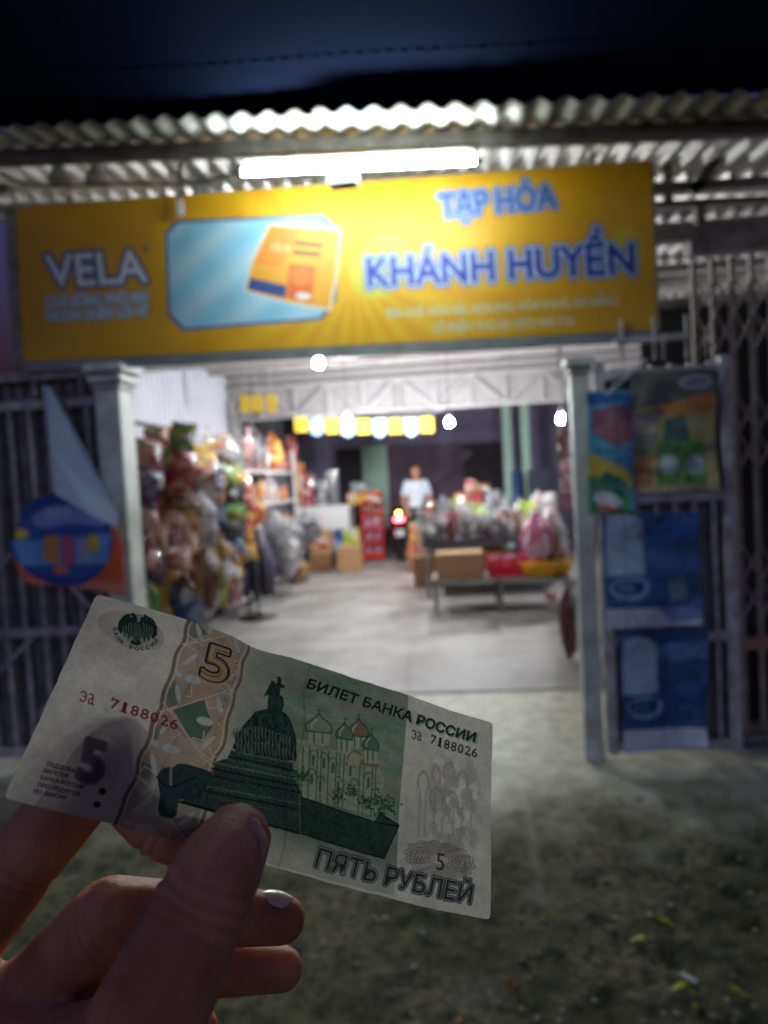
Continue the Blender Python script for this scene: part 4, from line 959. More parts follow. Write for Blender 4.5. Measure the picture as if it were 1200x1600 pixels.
# ================================================================== continuous bodies (swept limbs fused by voxel remesh)
def fused(name, chains, voxel, smooth_it=6, subdiv=2):
    base = bmesh.new(); bmesh.ops.create_icosphere(base, subdivisions=subdiv, radius=1.0)
    bv = np.array([v.co[:] for v in base.verts]); bf = np.array([[v.index for v in f.verts] for f in base.faces]); base.free()
    Vs, Fs, n = [], [], 0
    for ch in chains:
        ch = [(np.array(p, float), np.atleast_1d(np.array(r, float))) for p, r in ch]
        for k in range(len(ch)-1):
            (p, r), (q, s) = ch[k], ch[k+1]; L = np.linalg.norm(q-p); m = max(2, int(L/(0.28*min(r.min(), s.min())))+1)
            for i in range(m+1 if k == len(ch)-2 else m):
                t = i/m; c = p+(q-p)*t; rr = r+(s-r)*t
                Vs.append(bv*rr+c); Fs.append(bf+n); n += len(bv)
    me = bpy.data.meshes.new(name); Vv = np.vstack(Vs).astype(np.float32); Ff = np.vstack(Fs).astype(np.int32)
    me.vertices.add(len(Vv)); me.vertices.foreach_set('co', Vv.ravel()); me.loops.add(Ff.size); me.loops.foreach_set('vertex_index', Ff.ravel())
    me.polygons.add(len(Ff)); me.polygons.foreach_set('loop_start', np.arange(0, Ff.size, 3, dtype=np.int32)); me.update(calc_edges=True)
    o = bpy.data.objects.new(name, me); COL.objects.link(o)
    r = o.modifiers.new('r', 'REMESH'); r.mode = 'VOXEL'; r.voxel_size = voxel; r.use_smooth_shade = True
    s = o.modifiers.new('s', 'SMOOTH'); s.iterations = smooth_it; s.factor = 0.5
    out = bpy.data.meshes.new_from_object(o.evaluated_get(bpy.context.evaluated_depsgraph_get()))
    bpy.data.objects.remove(o); bpy.data.meshes.remove(me); out.name = name
    out.polygons.foreach_set('use_smooth', [True]*len(out.polygons)); return out
def person():
    p = at(652, 800, 12.3); t = thing('person', 'person in pale short sleeved shirt and dark shorts standing at the back of aisle', 'person', (p[0], 12.3, 0.014), 0.1)
    SK = mat('far_skin', rgb(186, 138, 112), 0.55, var=0.1)
    ch = [[((0, 0, 0.92), (0.15, 0.1, 0.1)), ((0, 0, 1.1), (0.13, 0.09, 0.1)), ((0, 0, 1.3), (0.16, 0.1, 0.1)), ((0, 0, 1.4), (0.13, 0.08, 0.06))],
          [((0, 0, 1.4), 0.055), ((0, -0.01, 1.5), 0.05)], [((0, -0.015, 1.54), (0.07, 0.085, 0.08)), ((0, -0.01, 1.6), (0.078, 0.095, 0.09))],
          [((0, -0.1, 1.57), 0.014), ((0, -0.115, 1.55), 0.015)], [((-0.08, 0, 1.57), 0.016), ((-0.082, 0.005, 1.58), 0.018)], [((0.08, 0, 1.57), 0.016), ((0.082, 0.005, 1.58), 0.018)]]
    for s in (-1, 1):
        ch.append([((s*0.17, 0, 1.37), 0.055), ((s*0.24, 0.01, 1.1), 0.042), ((s*0.2, -0.12, 0.9), 0.032), ((s*0.17, -0.18, 0.84), 0.028)])
        for j in range(4): ch.append([((s*0.17-0.03+0.02*j, -0.19, 0.83), 0.010), ((s*0.165-0.03+0.02*j, -0.24-0.01*(j in (1, 2)), 0.80), 0.009)])
        ch.append([((s*0.15, -0.18, 0.85), 0.011), ((s*0.11, -0.22, 0.85), 0.009)])
        ch.append([((s*0.09, 0, 0.88), 0.085), ((s*0.1, -0.01, 0.48), 0.058), ((s*0.1, 0.01, 0.1), 0.036), ((s*0.1, 0, 0.04), 0.04)])
        ch.append([((s*0.1, 0.02, 0.035), 0.035), ((s*0.11, -0.15, 0.03), 0.03)])
    link('body', fused('body', ch, 0.012, 4), SK, t)
    sh = [[((0, 0, 0.95), (0.165, 0.12, 0.05)), ((0, 0, 1.12), (0.15, 0.115, 0.08)), ((0, 0, 1.3), (0.18, 0.12, 0.08)), ((0, 0, 1.38), (0.14, 0.09, 0.06))]]
    for s in (-1, 1): sh.append([((s*0.16, 0, 1.38), 0.065), ((s*0.22, 0.01, 1.2), 0.062)])
    link('shirt', fused('shirt', sh, 0.013, 3), mat('pale_shirt', rgb(206, 214, 226), 0.8, var=0.1), t)
    so = [[((0, 0, 0.95), (0.165, 0.12, 0.06)), ((0, 0, 0.84), (0.17, 0.125, 0.08))]]
    for s in (-1, 1): so.append([((s*0.09, 0, 0.86), 0.1), ((s*0.105, -0.005, 0.5), 0.088)])
    link('shorts', fused('shorts', so, 0.013, 3), mat('dark_shorts', rgb(44, 44, 52), 0.8), t)
    link('hair', fused('hair', [[((0, 0.025, 1.61), (0.082, 0.09, 0.085)), ((0, 0.02, 1.635), (0.08, 0.095, 0.075))]], 0.012, 2), mat('black_hair', rgb(26, 22, 20), 0.5), t)
person()

# ================================================================== POSTERS
def poster_mesh(corners, Y, cv, name, sag=0.01, seed=0):
    P = [at(*c, Y) for c in corners]
    def fn(u, v):
        Q = (1-u)[:, None]*((1-v)[:, None]*P[0]+v[:, None]*P[3]) + u[:, None]*((1-v)[:, None]*P[1]+v[:, None]*P[2])
        Q[:, 1] += sag*(np.sin(u*5+seed)*0.6+np.sin(v*7+seed*2)*0.6*u)-0.03*np.clip(u-0.75, 0, 1)*np.clip(v-0.7, 0, 1)*12
        Q[:, 2] += 0.010*(fbm(u*5+seed*7, v*0+seed, 3)-0.5)*np.abs(v-0.5)*2; Q[:, 0] += 0.010*(fbm(v*5+seed*3, u*0+seed, 3)-0.5)*np.abs(u-0.5)*2; return Q
    return cv.mesh(name, fn)
PM = printmat('poster_print', 0.45)
def mkposter(corners, w, h, base, draw, label, Y, seed):
    c = Canvas(w, h, 190, 2, base, corners); draw(c)
    X, Yy = c.grid(); sw = fbm(X*5+seed*9+2*fbm(X*4, Yy*4, 3), Yy*9, 4); c.paint((sw > .56) & (sw < .62), (190, 206, 214), .22); c.paint(sw < .36, (20, 34, 50), .3)
    c.shade(fbm(X*14, Yy*14, 3), 0.95, 1.22)
    for q in range(5): c.img *= (1-0.22*np.exp(-(((X-w*RNG.random())*math.cos(q*1.3)+(Yy-h*RNG.random())*math.sin(q*1.3))/0.004)**2))[..., None].astype(np.float32)
    o = link('poster', poster_mesh(corners, Y, c, 'poster', 0.016, seed), PM)
    so = o.modifiers.new('sheet', 'SOLIDIFY'); so.thickness = 0.001
    tag(o, label, 'poster', 'posters on the gate leaf')
PY = 3.345
def d1(c):
    c.poly([(918, 615), (985, 615), (985, 628), (918, 634)], (26, 96, 160)); c.poly([(926, 640), (985, 632), (985, 690), (960, 696), (926, 676)], (150, 70, 70), .8)
    c.poly([(918, 705), (985, 735), (985, 800), (918, 800)], (196, 176, 60)); c.poly([(918, 740), (985, 760), (985, 800), (918, 800)], (60, 140, 90))
    c.poly([(945, 735), (982, 752), (968, 798), (930, 790), (935, 760)], (30, 110, 76)); c.ell(950, 780, 22, 12, 15, (206, 216, 210)); c.ell(948, 793, 14, 5, 10, (200, 96, 80))
mkposter([(918, 612), (987, 608), (990, 798), (921, 803)], 0.22, 0.62, (72, 150, 176), d1, 'narrow teal poster with green packet and yellow sweep on the gate leaf', PY, 1)
def d2(c):
    c.poly([(985, 580), (1120, 575), (1120, 620), (985, 640)], (96, 104, 86)); c.poly([(1010, 645), (1060, 625), (1115, 612), (1115, 640), (1060, 650)], (206, 140, 60), .9)
    c.poly([(990, 650), (1030, 640), (1030, 700), (990, 700)], (196, 190, 150)); c.ell(1085, 598, 26, 11, -3, (176, 182, 176)); c.ell(1085, 598, 20, 7, -3, (120, 130, 130))
    c.poly([(1040, 655), (1070, 650), (1080, 690), (1035, 690)], (70, 116, 96)); c.poly([(1030, 690), (1065, 688), (1062, 755), (1028, 755)], (86, 160, 60)); c.poly([(1068, 688), (1100, 686), (1102, 755), (1068, 755)], (86, 160, 60))
    for x in (1045, 1085): c.ell(x, 725, 14, 15, 0, (196, 208, 204))
    c.poly([(986, 720), (1020, 712), (1020, 762), (988, 764)], (176, 130, 70)); c.line([(986, 768), (1119, 764)], 0.02, (206, 200, 180))
mkposter([(986, 581), (1120, 575), (1121, 764), (988, 771)], 0.44, 0.62, (178, 172, 104), d2, 'yellow green poster with two green bottles high on the gate leaf', PY+0.008, 2)
def bottleposter(c, x, y, s):
    c.poly([(x, y), (x+18*s, y-4), (x+42*s, y-4), (x+56*s, y+6), (x+60*s, y+90*s), (x, y+92*s)], (176, 192, 208), .9)
    c.poly(chaikin(np.array([(x+2, y+100*s), (x+60*s, y+92*s), (x+70*s, y+112*s), (x+52*s, y+130*s), (x+10, y+128*s)]), 2, True), (176, 190, 214), .8)
    c.poly(chaikin(np.array([(x+8, y+103*s), (x+56*s, y+97*s), (x+62*s, y+110*s), (x+50*s, y+122*s), (x+14, y+120*s)]), 2, True), (24, 70, 140))
    for k in range(4): c.line([(x+20*s+6*k, y+106*s), (x+24*s+6*k, y+116*s)], 0.008, (190, 206, 226), .8)
def d3(c):
    bottleposter(c, 948, 808, 1.0); c.poly([(1045, 905), (1070, 900), (1072, 935), (1046, 938)], (150, 160, 150), .7)
    c.poly([(1040, 800), (1094, 800), (1094, 830), (1030, 850)], (60, 120, 196), .6); c.poly([(945, 952), (1096, 946), (1096, 990), (945, 990)], (196, 202, 214)); c.poly([(1030, 950), (1096, 935), (1096, 965), (1050, 972)], (90, 116, 170), .7)
mkposter([(942, 806), (1094, 800), (1097, 976), (947, 984)], 0.49, 0.57, (48, 92, 142), d3, 'blue poster with pale bottle below the yellow green poster', PY, 3)
def d4(c):
    bottleposter(c, 974, 1002, 0.95); c.poly([(1040, 1010), (1110, 1000), (1110, 1030), (1050, 1040)], (120, 150, 190), .6)
    c.poly([(1035, 1060), (1060, 1030), (1100, 1090), (1080, 1100)], (90, 130, 190), .5); c.poly([(970, 1142), (1112, 1138), (1112, 1180), (970, 1180)], (196, 202, 214))
mkposter([(966, 984), (1108, 982), (1104, 1166), (975, 1178)], 0.45, 0.6, (44, 84, 132), d4, 'lowest blue poster with pale bottle near the foot of the gate leaf', PY+0.006, 4)
stx = MB().bar(at(946, 617, 3.30), at(1010, 562, 3.30), 0.022, 0.012).build('wooden_lath', WHITEP); tag(stx, 'white wooden lath propped across the top of gate leaf', 'lath')
# round hanging poster on the left leaf, its upper sheet folded over
rp_ = thing('hanging_poster', 'round blue and orange advertising sheet with white folded flap hanging on left gate leaf', 'poster', at(108, 905, 3.38))
cor = [(12, 765), (200, 758), (202, 930), (14, 915)]
c = Canvas(0.62, 0.54, 200, 2, (214, 84, 30), cor)
c.poly([(12, 905), (200, 910), (200, 930), (12, 918)], (226, 120, 100)); c.ell(94, 842, 80, 74, 6, (24, 62, 128)); c.ell(94, 846, 70, 60, 6, (40, 86, 146))
c.poly([(18, 845), (170, 834), (164, 880), (30, 884)], (96, 150, 190), .9); c.poly(chaikin(np.array([(40, 812), (70, 790), (110, 792), (165, 806), (165, 822), (100, 818), (60, 828)]), 1, True), (130, 144, 196))
c.poly([(62, 838), (84, 836), (84, 880), (62, 878)], (200, 140, 70)); c.poly([(88, 838), (108, 838), (108, 882), (88, 880)], (186, 90, 110)); c.poly([(112, 842), (136, 842), (136, 880), (112, 880)], (150, 156, 168)); c.ell(140, 848, 10, 14, 0, (206, 180, 50)); c.ell(30, 834, 11, 8, 0, (196, 180, 50)); c.ell(86, 890, 12, 8, 0, (206, 110, 90))
c.text('365', (64, 812), (102, 808), (66, 794), (190, 196, 226))
c.img = np.clip(c.img*1.22+0.03, 0, 1)
P4 = [at(*p, 3.34) for p in cor]
mask = [(20, 838), (30, 800), (56, 772), (84, 766), (100, 774), (150, 802), (178, 815), (192, 850), (197, 929), (36, 912), (20, 880), (14, 850)]
me = c.mesh('poster_sheet', lambda u, v: (1-u)[:, None]*((1-v)[:, None]*P4[0]+v[:, None]*P4[3])+u[:, None]*((1-v)[:, None]*P4[1]+v[:, None]*P4[2])+np.c_[0*u, 0.03*np.sin(u*4)*v, 0*u])
bm = bmesh.new(); bm.from_mesh(me)
U, Vv = np.meshgrid(np.arange(c.nx)/(c.nx-1)*c.w*c.k, np.arange(c.ny)/(c.ny-1)*c.h*c.k); mm = c.blank(); c.poly_mask(c.q(mask), mm)
inside = mm[np.clip(Vv.astype(int), 0, c.Hh-1), np.clip(U.astype(int), 0, c.W-1)].ravel(); bm.verts.ensure_lookup_table()
bmesh.ops.delete(bm, geom=[v for v in bm.verts if not inside[v.index]], context='VERTS'); bm.to_mesh(me); bm.free()
o = link('printed_sheet', me, PM, rp_); o.matrix_parent_inverse = Matrix.Translation(-Vector(rp_.location)); o.modifiers.new('sheet', 'SOLIDIFY').thickness = 0.0012
fl_ = [(66, 602, 3.38), (77, 604, 3.37), (130, 700, 3.33), (184, 806, 3.30), (182, 824, 3.29), (140, 804, 3.29), (86, 772, 3.31), (79, 700, 3.34)]
b = MB(); Q = [at(x, y, d) for x, y, d in fl_]; b.add(Q+[q+np.array([0.001, 0.003, 0]) for q in Q], [tuple(range(8)), tuple(range(15, 7, -1))]+[(i, i+8, (i+1) % 8+8, (i+1) % 8) for i in range(8)])
part(b, 'folded_flap', mat('poster_back_white', rgb(206, 222, 236), 0.5, var=0.06, bump=0.05), rp_)

# small unlit spot lamps, hook and box under the eave
for (px, lab) in ((92, 'small white spot lamp under the eave above sign corner'), (150, 'small white spot lamp second from the sign corner under the eave')):
    p = at(px, 268, 3.2); t = thing('spot_lamp', lab, 'lamp', p)
    MB().tube([(0, 0, 0), (0, 0, 0.12)], 0.008, 8).build('stem', WHITEP, t); MB().lathe([(0.05, -0.05), (0.055, -0.045), (0.035, 0.0), (0.02, 0.04)], 14).build('shade', WHITEP, t, True)
p = at(281, 325, 3.34); t = thing('hanging_hook', 'small pale metal clamp hanging over the top edge of yellow sign', 'clamp', p)
MB().box((0, 0, 0), (0.035, 0.02, 0.08)).build('jaw', WHITEP, t, bevel=0.005); MB().tube([(0, 0.0, 0.04), (0, 0.03, 0.16), (0, 0.08, 0.27)], 0.012, 8).build('stem', STEEL, t, True)

# ================================================================== leaves, stones, twigs on the yard
LEAF = mat('fallen_leaf_lime', rgb(196, 206, 64), 0.5, var=0.25, scale=30, bump=0.3); LEAFO = mat('fallen_leaf_tan', rgb(196, 120, 62), 0.6, var=0.3, scale=30)
def leaf(px, py, l, ang, m, label, group):
    p = onground(px, py); z = GROUND_Z(p[0], p[1])+0.006; v = []; f = []; n = 7
    for i in range(n+1):
        t = i/n; w = math.sin(math.pi*t**0.85)*0.27*l
        for s in (-1, 0, 1): v.append((t*l-l/2, s*w, 0.012*abs(s)*(1-t)*2*l/0.05+0.006*math.sin(t*4)))
    for i in range(n):
        for s in (0, 1): f.append((i*3+s, i*3+s+1, (i+1)*3+s+1, (i+1)*3+s))
    b = MB(); b.add(v, f); t_ = thing('fallen_leaf', label, 'leaf', (p[0], p[1], z), ang, group)
    b.build('blade', m, t_, True); MB().tube([(-l/2, 0, 0), (-l*0.75, 0.004, 0.006)], 0.0012, 5).build('stalk', m, t_)
LL = (('lime leaf lying flat on the wet gritty yard', 'lime leaves on the yard'), ('tan dead leaf on the gritty yard', 'tan leaves on the yard'))
for (px, py, l, a) in ((955, 1451, .045, 1.2), (997, 1476, .055, 2.4), (1040, 1443, .07, 0.2), (1062, 1553, .05, 2.9), (1155, 1558, .065, 0.25), (1091, 1577, .045, 0.7), (862, 1429, .035, 0.1), (1180, 1312, .04, 0.3)): leaf(px, py, l, a, LEAF, *LL[0])
for (px, py, l, a) in ((803, 1533, .04, 0.6), (718, 1592, .04, 1.5), (965, 1345, .03, 0.4)): leaf(px, py, l, a, LEAFO, *LL[1])
tw = onground(1076, 1537); o = MB().bar((-0.025, 0, 0), (0.025, 0, 0), 0.012, 0.003).build('paper_scrap', WHITEP); o.location = (tw[0], tw[1], GROUND_Z(tw[0], tw[1])+0.012); o.rotation_euler = (0, 0.1, 2.2); tag(o, 'small pale scrap of paper near the lime leaves', 'scrap')
STONE = mat('yard_stone', rgb(150, 144, 126), 0.85, c2=rgb(104, 99, 84), scale=25, bump=0.5)
def stones(n, name, kind):
    ico = bmesh.new(); bmesh.ops.create_icosphere(ico, subdivisions=1, radius=1); bv = np.array([v.co[:] for v in ico.verts]); bf = [tuple(v.index for v in f.verts) for f in ico.faces]; ico.free()
    b = MB()
    for k in range(n):
        y = 1.3+1.75*RNG.random()**1.3; x = -0.6+2.6*RNG.random()**0.7
        if y > 2.6 and x < 0.6: continue
        r = 0.003+0.009*RNG.random()**3; s = np.array([1+RNG.random(), 0.8+RNG.random()*.6, .45+RNG.random()*.5])*r
        P = bv*s*(1+RNG.normal(0, .16, (len(bv), 1))); a = RNG.random()*6.28; ca, sa = math.cos(a), math.sin(a)
        P = np.c_[P[:, 0]*ca-P[:, 1]*sa, P[:, 0]*sa+P[:, 1]*ca, P[:, 2]]+(x, y, GROUND_Z(x, y)+s[2]*0.05); b.add(P, bf)
    tag(b.build(name, STONE, None, True), 'loose grey gravel and grit scattered over the yard', 'gravel', kind=kind)
stones(1800, 'gravel', 'stuff')

# ================================================================== BANKNOTE
NOTE_PX = [(150, 932), (772, 1128), (762, 1440), (5, 1250)]
NOTE_D = [0.20137, 0.23779, 0.20055, 0.15626]                 # from the note's real 137 x 61 mm
N0, N1, N2, N3 = [pxd(x, y, d) for (x, y), d in zip(NOTE_PX, NOTE_D)]
nN = np.cross(N1-N0, N3-N0); nN /= np.linalg.norm(nN)
if nN @ (cC-N0) < 0: nN = -nN                                 # towards the camera
def note_bend(u, v):
    return 0.0016*np.sin(u*5.2+0.6)+0.0006*np.abs(((u*4) % 1)-0.5)+0.0007*np.sin(u*11+v*3)*(1-v)-0.0016*np.exp(-((u-0.37)/0.05)**2)*(1-v)**2+0.0005*np.sin(v*6+u*2)+0.0012*(u-0.8)*(u > 0.8)*6*v
def note_pt(u, v, off=0.0):
    P = (1-u)[:, None]*((1-v)[:, None]*N0+v[:, None]*N3)+u[:, None]*((1-v)[:, None]*N1+v[:, None]*N2)
    e_ = (N3-N0)/np.linalg.norm(N3-N0); f_ = (N1-N0)/np.linalg.norm(N1-N0)
    P = P+e_*(0.00035*(fbm(u*26, v*0+3, 3)-.5)*np.abs(2*v-1)**10)[:, None]+f_*(0.00035*(fbm(v*14, u*0+7, 3)-.5)*np.abs(2*u-1)**16)[:, None]
    rc = np.clip(np.abs(2*u-1)-.975, 0, 1)/.025*np.clip(np.abs(2*v-1)-.945, 0, 1)/.055
    P = P-(f_*(np.sign(u-.5)*rc*.0003)[:, None]+e_*(np.sign(v-.5)*rc*.0003)[:, None])
    return P+nN*(note_bend(u, v)+off)[:, None]
def note_canvas():
    c = Canvas(137.0, 61.0, 6.6, 3, (238, 236, 220), NOTE_PX)
    X, Y = c.grid(); ss = 3
    INKD, GR = (36, 58, 54), (70, 110, 88)
    # paper mottling and watermark areas
    c.shade(fbm(X*0.55, Y*0.55, 4), 0.93, 1.05)
    # central green tint field with soft left fade and hard right edge
    fld = [(372, 985), (634, 1077), (626, 1180), (612, 1340), (604, 1395), (250, 1310)]
    m = c.blank(); c.poly_mask(c.q(fld), m)
    fade = np.clip(0.3+(X-50)/24, 0, 1)*np.clip((60-Y)/9, 0.25, 1)
    cl = fbm(X*0.16+4, Y*0.28, 4); cl = cl*0.6+0.4*fbm(X*0.5+9, Y*1.1, 4); tint = np.stack([0.34+0.46*cl, 0.52+0.28*cl, 0.37+0.40*cl], -1)
    a = (fade*0.95)[..., None]*m[..., None]; c.img = (c.img*(1-a)+tint*a).astype(np.float32)
    pinkish = np.clip((fbm(X*0.11+30, Y*0.2, 3)-0.46)*6, 0, 1)*m*fade*0.5; c.img = (c.img*(1-pinkish[..., None])+np.array([0.72, 0.64, 0.60])*pinkish[..., None]).astype(np.float32)
    # engraved hatching over the tint
    hat = (np.sin((X*0.5+Y)*9+3*cl) > 0.45)&m; c.paint(hat, (84, 124, 94), 0.3)
    # --- guilloche band
    left = z3([(440, 85), (398, 150), (400, 225), (335, 310), (318, 400), (300, 460), (248, 555), (240, 650), (180, 730), (160, 850), (85, 955), (78, 1075), (10, 1165), (-20, 1260), (-70, 1370)])
    right = z3([(815, 205), (805, 270), (762, 330), (748, 450), (700, 530), (693, 610), (650, 700), (632, 860), (560, 940), (548, 1020), (492, 1110), (500, 1230), (470, 1330), (385, 1480)])
    band = left+right[::-1]; bmk = c.poly(band, (198, 190, 170), 0.9)
    tone = fbm(X*0.13+8, Y*0.13, 3)
    for k, (col, lo) in enumerate((((204, 172, 132), 0.52), ((196, 160, 148), 0.40), ((150, 160, 140), 0.30))):
        w = np.clip(1-abs(tone-lo)*9, 0, 1)*bmk*0.45; c.img = (c.img*(1-w[..., None])+np.array(col)/255*w[..., None]).astype(np.float32)
    for pl in ([(410, 90), (470, 100), (545, 185), (400, 235)], [(250, 560), (330, 470), (345, 620), (240, 660)], [(170, 720), (250, 760), (170, 900)], [(90, 960), (190, 1000), (150, 1080), (80, 1060)]): c.poly(z3(pl), (100, 120, 112), .6)
    for pl in ([(430, 500), (600, 520), (420, 600), (370, 580)], [(300, 800), (440, 900), (420, 960), (300, 900)], [(560, 680), (650, 640), (640, 830), (570, 850)], [(170, 1330), (330, 1350), (300, 1450), (200, 1420)], [(730, 260), (800, 240), (760, 330)]): c.poly(z3(pl), (200, 168, 120), .34, 1)
    for pl in ([(320, 700), (400, 830), (300, 790)], [(250, 660), (310, 680), (280, 820), (190, 740)], [(100, 1040), (190, 1010), (180, 1080), (110, 1140)], [(560, 200), (680, 180), (640, 240)]): c.poly(z3(pl), (180, 138, 132), .4)
    c.poly(z3([(312, 655), (505, 590), (520, 650), (560, 740), (480, 850), (405, 815)]), (88, 128, 106), .88, 0)
    CW = (236, 226, 206)
    for pts, w in ((left, 0.9), (right, 0.8)): c.line(pts, w, (138, 118, 98), 0.9, smooth=2)
    c.line([(x+5, y+1) for x, y in left], 0.42, CW, 1, smooth=2); c.line([(x-5, y-1) for x, y in right], 0.42, CW, 1, smooth=2)
    for pts in ([(385, 260), (690, 180), (800, 225)], [(300, 655), (690, 515)], [(250, 610), (470, 910), (550, 960)], [(230, 670), (330, 640)], [(410, 190), (500, 260)], [(380, 250), (480, 300)], [(640, 480), (700, 530)], [(600, 500), (690, 560)],
                [(430, 510), (425, 575), (370, 570)], [(520, 590), (525, 640), (600, 630)], [(430, 820), (490, 840), (500, 780)], [(320, 770), (350, 800), (300, 830)], [(100, 1040), (130, 1000), (210, 1060), (180, 1130), (90, 1180)], [(270, 1330), (360, 1450)], [(100, 1060), (190, 1180)], [(470, 930), (560, 1000)], [(480, 980), (570, 930)], [(330, 1380), (430, 1420)], [(545, 180), (560, 120), (560, 180)], [(80, 1060), (130, 1110)], [(530, 880), (550, 950)], [(700, 300), (640, 250)]):
        c.line(z3(pts), 0.34, CW, 0.95)
    LW = (214, 222, 214)
    for (x, y, l, w, an) in ((487, 172, 56, 14, 76), (430, 345, 62, 16, -38), (437, 470, 52, 26, 14), (345, 562, 62, 17, 82), (350, 438, 26, 20, 30), (255, 768, 46, 14, -50), (290, 893, 56, 27, 14), (192, 862, 26, 18, 40), (182, 985, 60, 18, 80), (105, 1232, 76, 18, -42), (112, 1382, 60, 28, 6), (10, 1345, 30, 20, 20), (725, 238, 52, 14, 76), (603, 622, 60, 16, 78), (506, 720, 54, 26, 10), (522, 848, 62, 15, -42), (370, 1318, 66, 17, -40), (700, 425, 40, 12, -52), (655, 1520, 40, 14, 20)):
        p = z3([(x, y)])[0]; c.leaf(p[0], p[1], l*.25, w*.25, an, LW, .95)
    for (x, y) in ((727, 345), (597, 745), (660, 530), (395, 1440)):
        p = z3([(x, y)])[0]; c.poly([(p[0]-4, p[1]), (p[0], p[1]-5), (p[0]+4, p[1]), (p[0], p[1]+5)], (236, 226, 190)); c.ell(p[0], p[1], 1.6, 1.8, 0, (190, 120, 60))
    for k in range(7):
        for (x0, y0, x1, y1) in ((735, 290, 690, 470), (640, 580, 560, 840)):
            p = z3([(x0+(x1-x0)*k/6, y0+(y1-y0)*k/6)])[0]; c.ell(p[0], p[1], 1.0, 1.2, 0, (70, 60, 44), .8)
    # the figure 5 on the band
    def five(bl, br, tl, col, o, inner, oi):
        m = c.text_mask('5', bl, br, tl); g = c.grow(m, o); c.paint(g, col); c.paint(m, inner); e = ~c.grow(~m, oi); c.paint(e, col); return m
    c.paint(c.grow(c.text_mask('5', (302, 1061), (340, 1070), (316, 1008)), 19), (58, 50, 42)); c.paint(c.grow(c.text_mask('5', (302, 1061), (340, 1070), (316, 1008)), 6), (206, 186, 140)); c.paint(c.text_mask('5', (302, 1061), (340, 1070), (316, 1008)), (150, 130, 96), .5)
    m5 = c.text_mask('5', (299, 1064), (341, 1074), (315, 1005)); ed = ~c.grow(~m5, 4); c.paint(m5, (62, 54, 44)); c.paint(ed, (200, 178, 130)) if ed.any() else None
    # --- church: pale walls, domes, trees
    WH, SH_, GD = (190, 202, 172), (122, 152, 124), (74, 112, 84)
    body = z2([(200, 440), (330, 455), (335, 480), (440, 490), (500, 520), (580, 545), (612, 600), (605, 690), (560, 770), (215, 690)]); mw = c.poly(body, WH, .9)
    c.shade(fbm(X*0.5, Y*0.9, 3), 0.82, 1.06, mw)
    for x0 in (232, 262, 300, 318, 352, 388, 404, 425, 500, 520, 560, 575): c.line(z2([(x0, 470+(x0-230)*.17), (x0-14, 690+(x0-230)*.25)]), 0.45, (92, 126, 100), .85)
    for (x, y) in ((280, 530), (372, 560), (330, 540), (455, 570), (270, 610), (395, 640), (540, 620), (470, 650), (310, 640)): c.poly(z2([(x-7, y-20), (x+5, y-20), (x+2, y+26), (x-11, y+24)]), (84, 112, 92), .85); c.line(z2([(x-20, y-22), (x-12, y-40), (x+2, y-44), (x+16, y-34), (x+18, y-16)]), .4, (84, 116, 94), .8, smooth=1)
    c.ell(*z2([(472, 515)])[0], 14, 12, 10, (202, 190, 160), .8); c.line(z2([(438, 520), (455, 492), (480, 485), (505, 505)]), 0.4, GD, .8, smooth=1)
    c.poly(z2([(500, 520), (585, 540), (590, 562), (500, 545)]), (150, 120, 84), .7)
    def dome(cx, cy, w, h, col, drum):
        x, y = z2([(cx, cy)])[0]; w *= .35; h *= .35
        c.poly([(x-w*.42, y+drum*.35), (x-w*.42, y), (x+w*.42, y+2), (x+w*.42, y+drum*.35+2)], WH, .95); 
        for q in (-.2, .15): c.line([(x+q*w, y+3), (x+q*w, y+drum*.35-2)], 0.5, GD, .8)
        c.poly([(x-w*.5, y+2), (x-w*.56, y-h*.22), (x-w*.4, y-h*.48), (x-w*.12, y-h*.72), (x+1, y-h), (x+w*.14, y-h*.70), (x+w*.42, y-h*.44), (x+w*.57, y-h*.16), (x+w*.5, y+4)], col, .95, 1)
        c.line([(x-w*.28, y-h*.1), (x-w*.3, y-h*.3), (x-w*.08, y-h*.62)], 0.5, (218, 222, 200), .8, smooth=1); c.line([(x+1, y-h*.9), (x+2, y-h*1.28)], 0.3, GD); c.line([(x-1, y-h*1.18), (x+5, y-h*1.15)], 0.3, GD)
        c.line([(x-w*.5, y+2), (x+w*.5, y+5)], 0.5, GD, .9); c.line([(x-w*.5, y+2), (x-w*.56, y-h*.22), (x-w*.4, y-h*.48), (x-w*.12, y-h*.72), (x+1, y-h), (x+w*.14, y-h*.70), (x+w*.42, y-h*.44), (x+w*.57, y-h*.16), (x+w*.5, y+4)], .4, (58, 90, 72), .9, smooth=1)
    dome(490, 412, 86, 70, (146, 130, 100), 62); dome(305, 398, 112, 74, (150, 168, 140), 62); dome(425, 425, 74, 66, (112, 142, 112), 66); dome(548, 470, 70, 66, (104, 138, 116), 66)
    for (cx, cy, r, n) in ((600, 715, 80, 150), (222, 600, 44, 90), (455, 660, 44, 60), (390, 690, 40, 50), (520, 705, 40, 50)):
        for k in range(n):
            q = RNG.normal(0, .45, 2)*r; x, y = z2([(cx+q[0], cy+q[1]*.7)])[0]; c.ell(x, y, 1.2+1.3*RNG.random(), 1+RNG.random(), 0, [(62, 106, 66), (98, 140, 86), (44, 82, 56)][k % 3], .8, 10)
    # --- dark parapet
    wall = z2([(205, 690), (548, 792), (562, 796), (585, 755), (680, 812), (600, 962), (190, 848)]); mw = c.poly(wall, (58, 84, 74), .94)
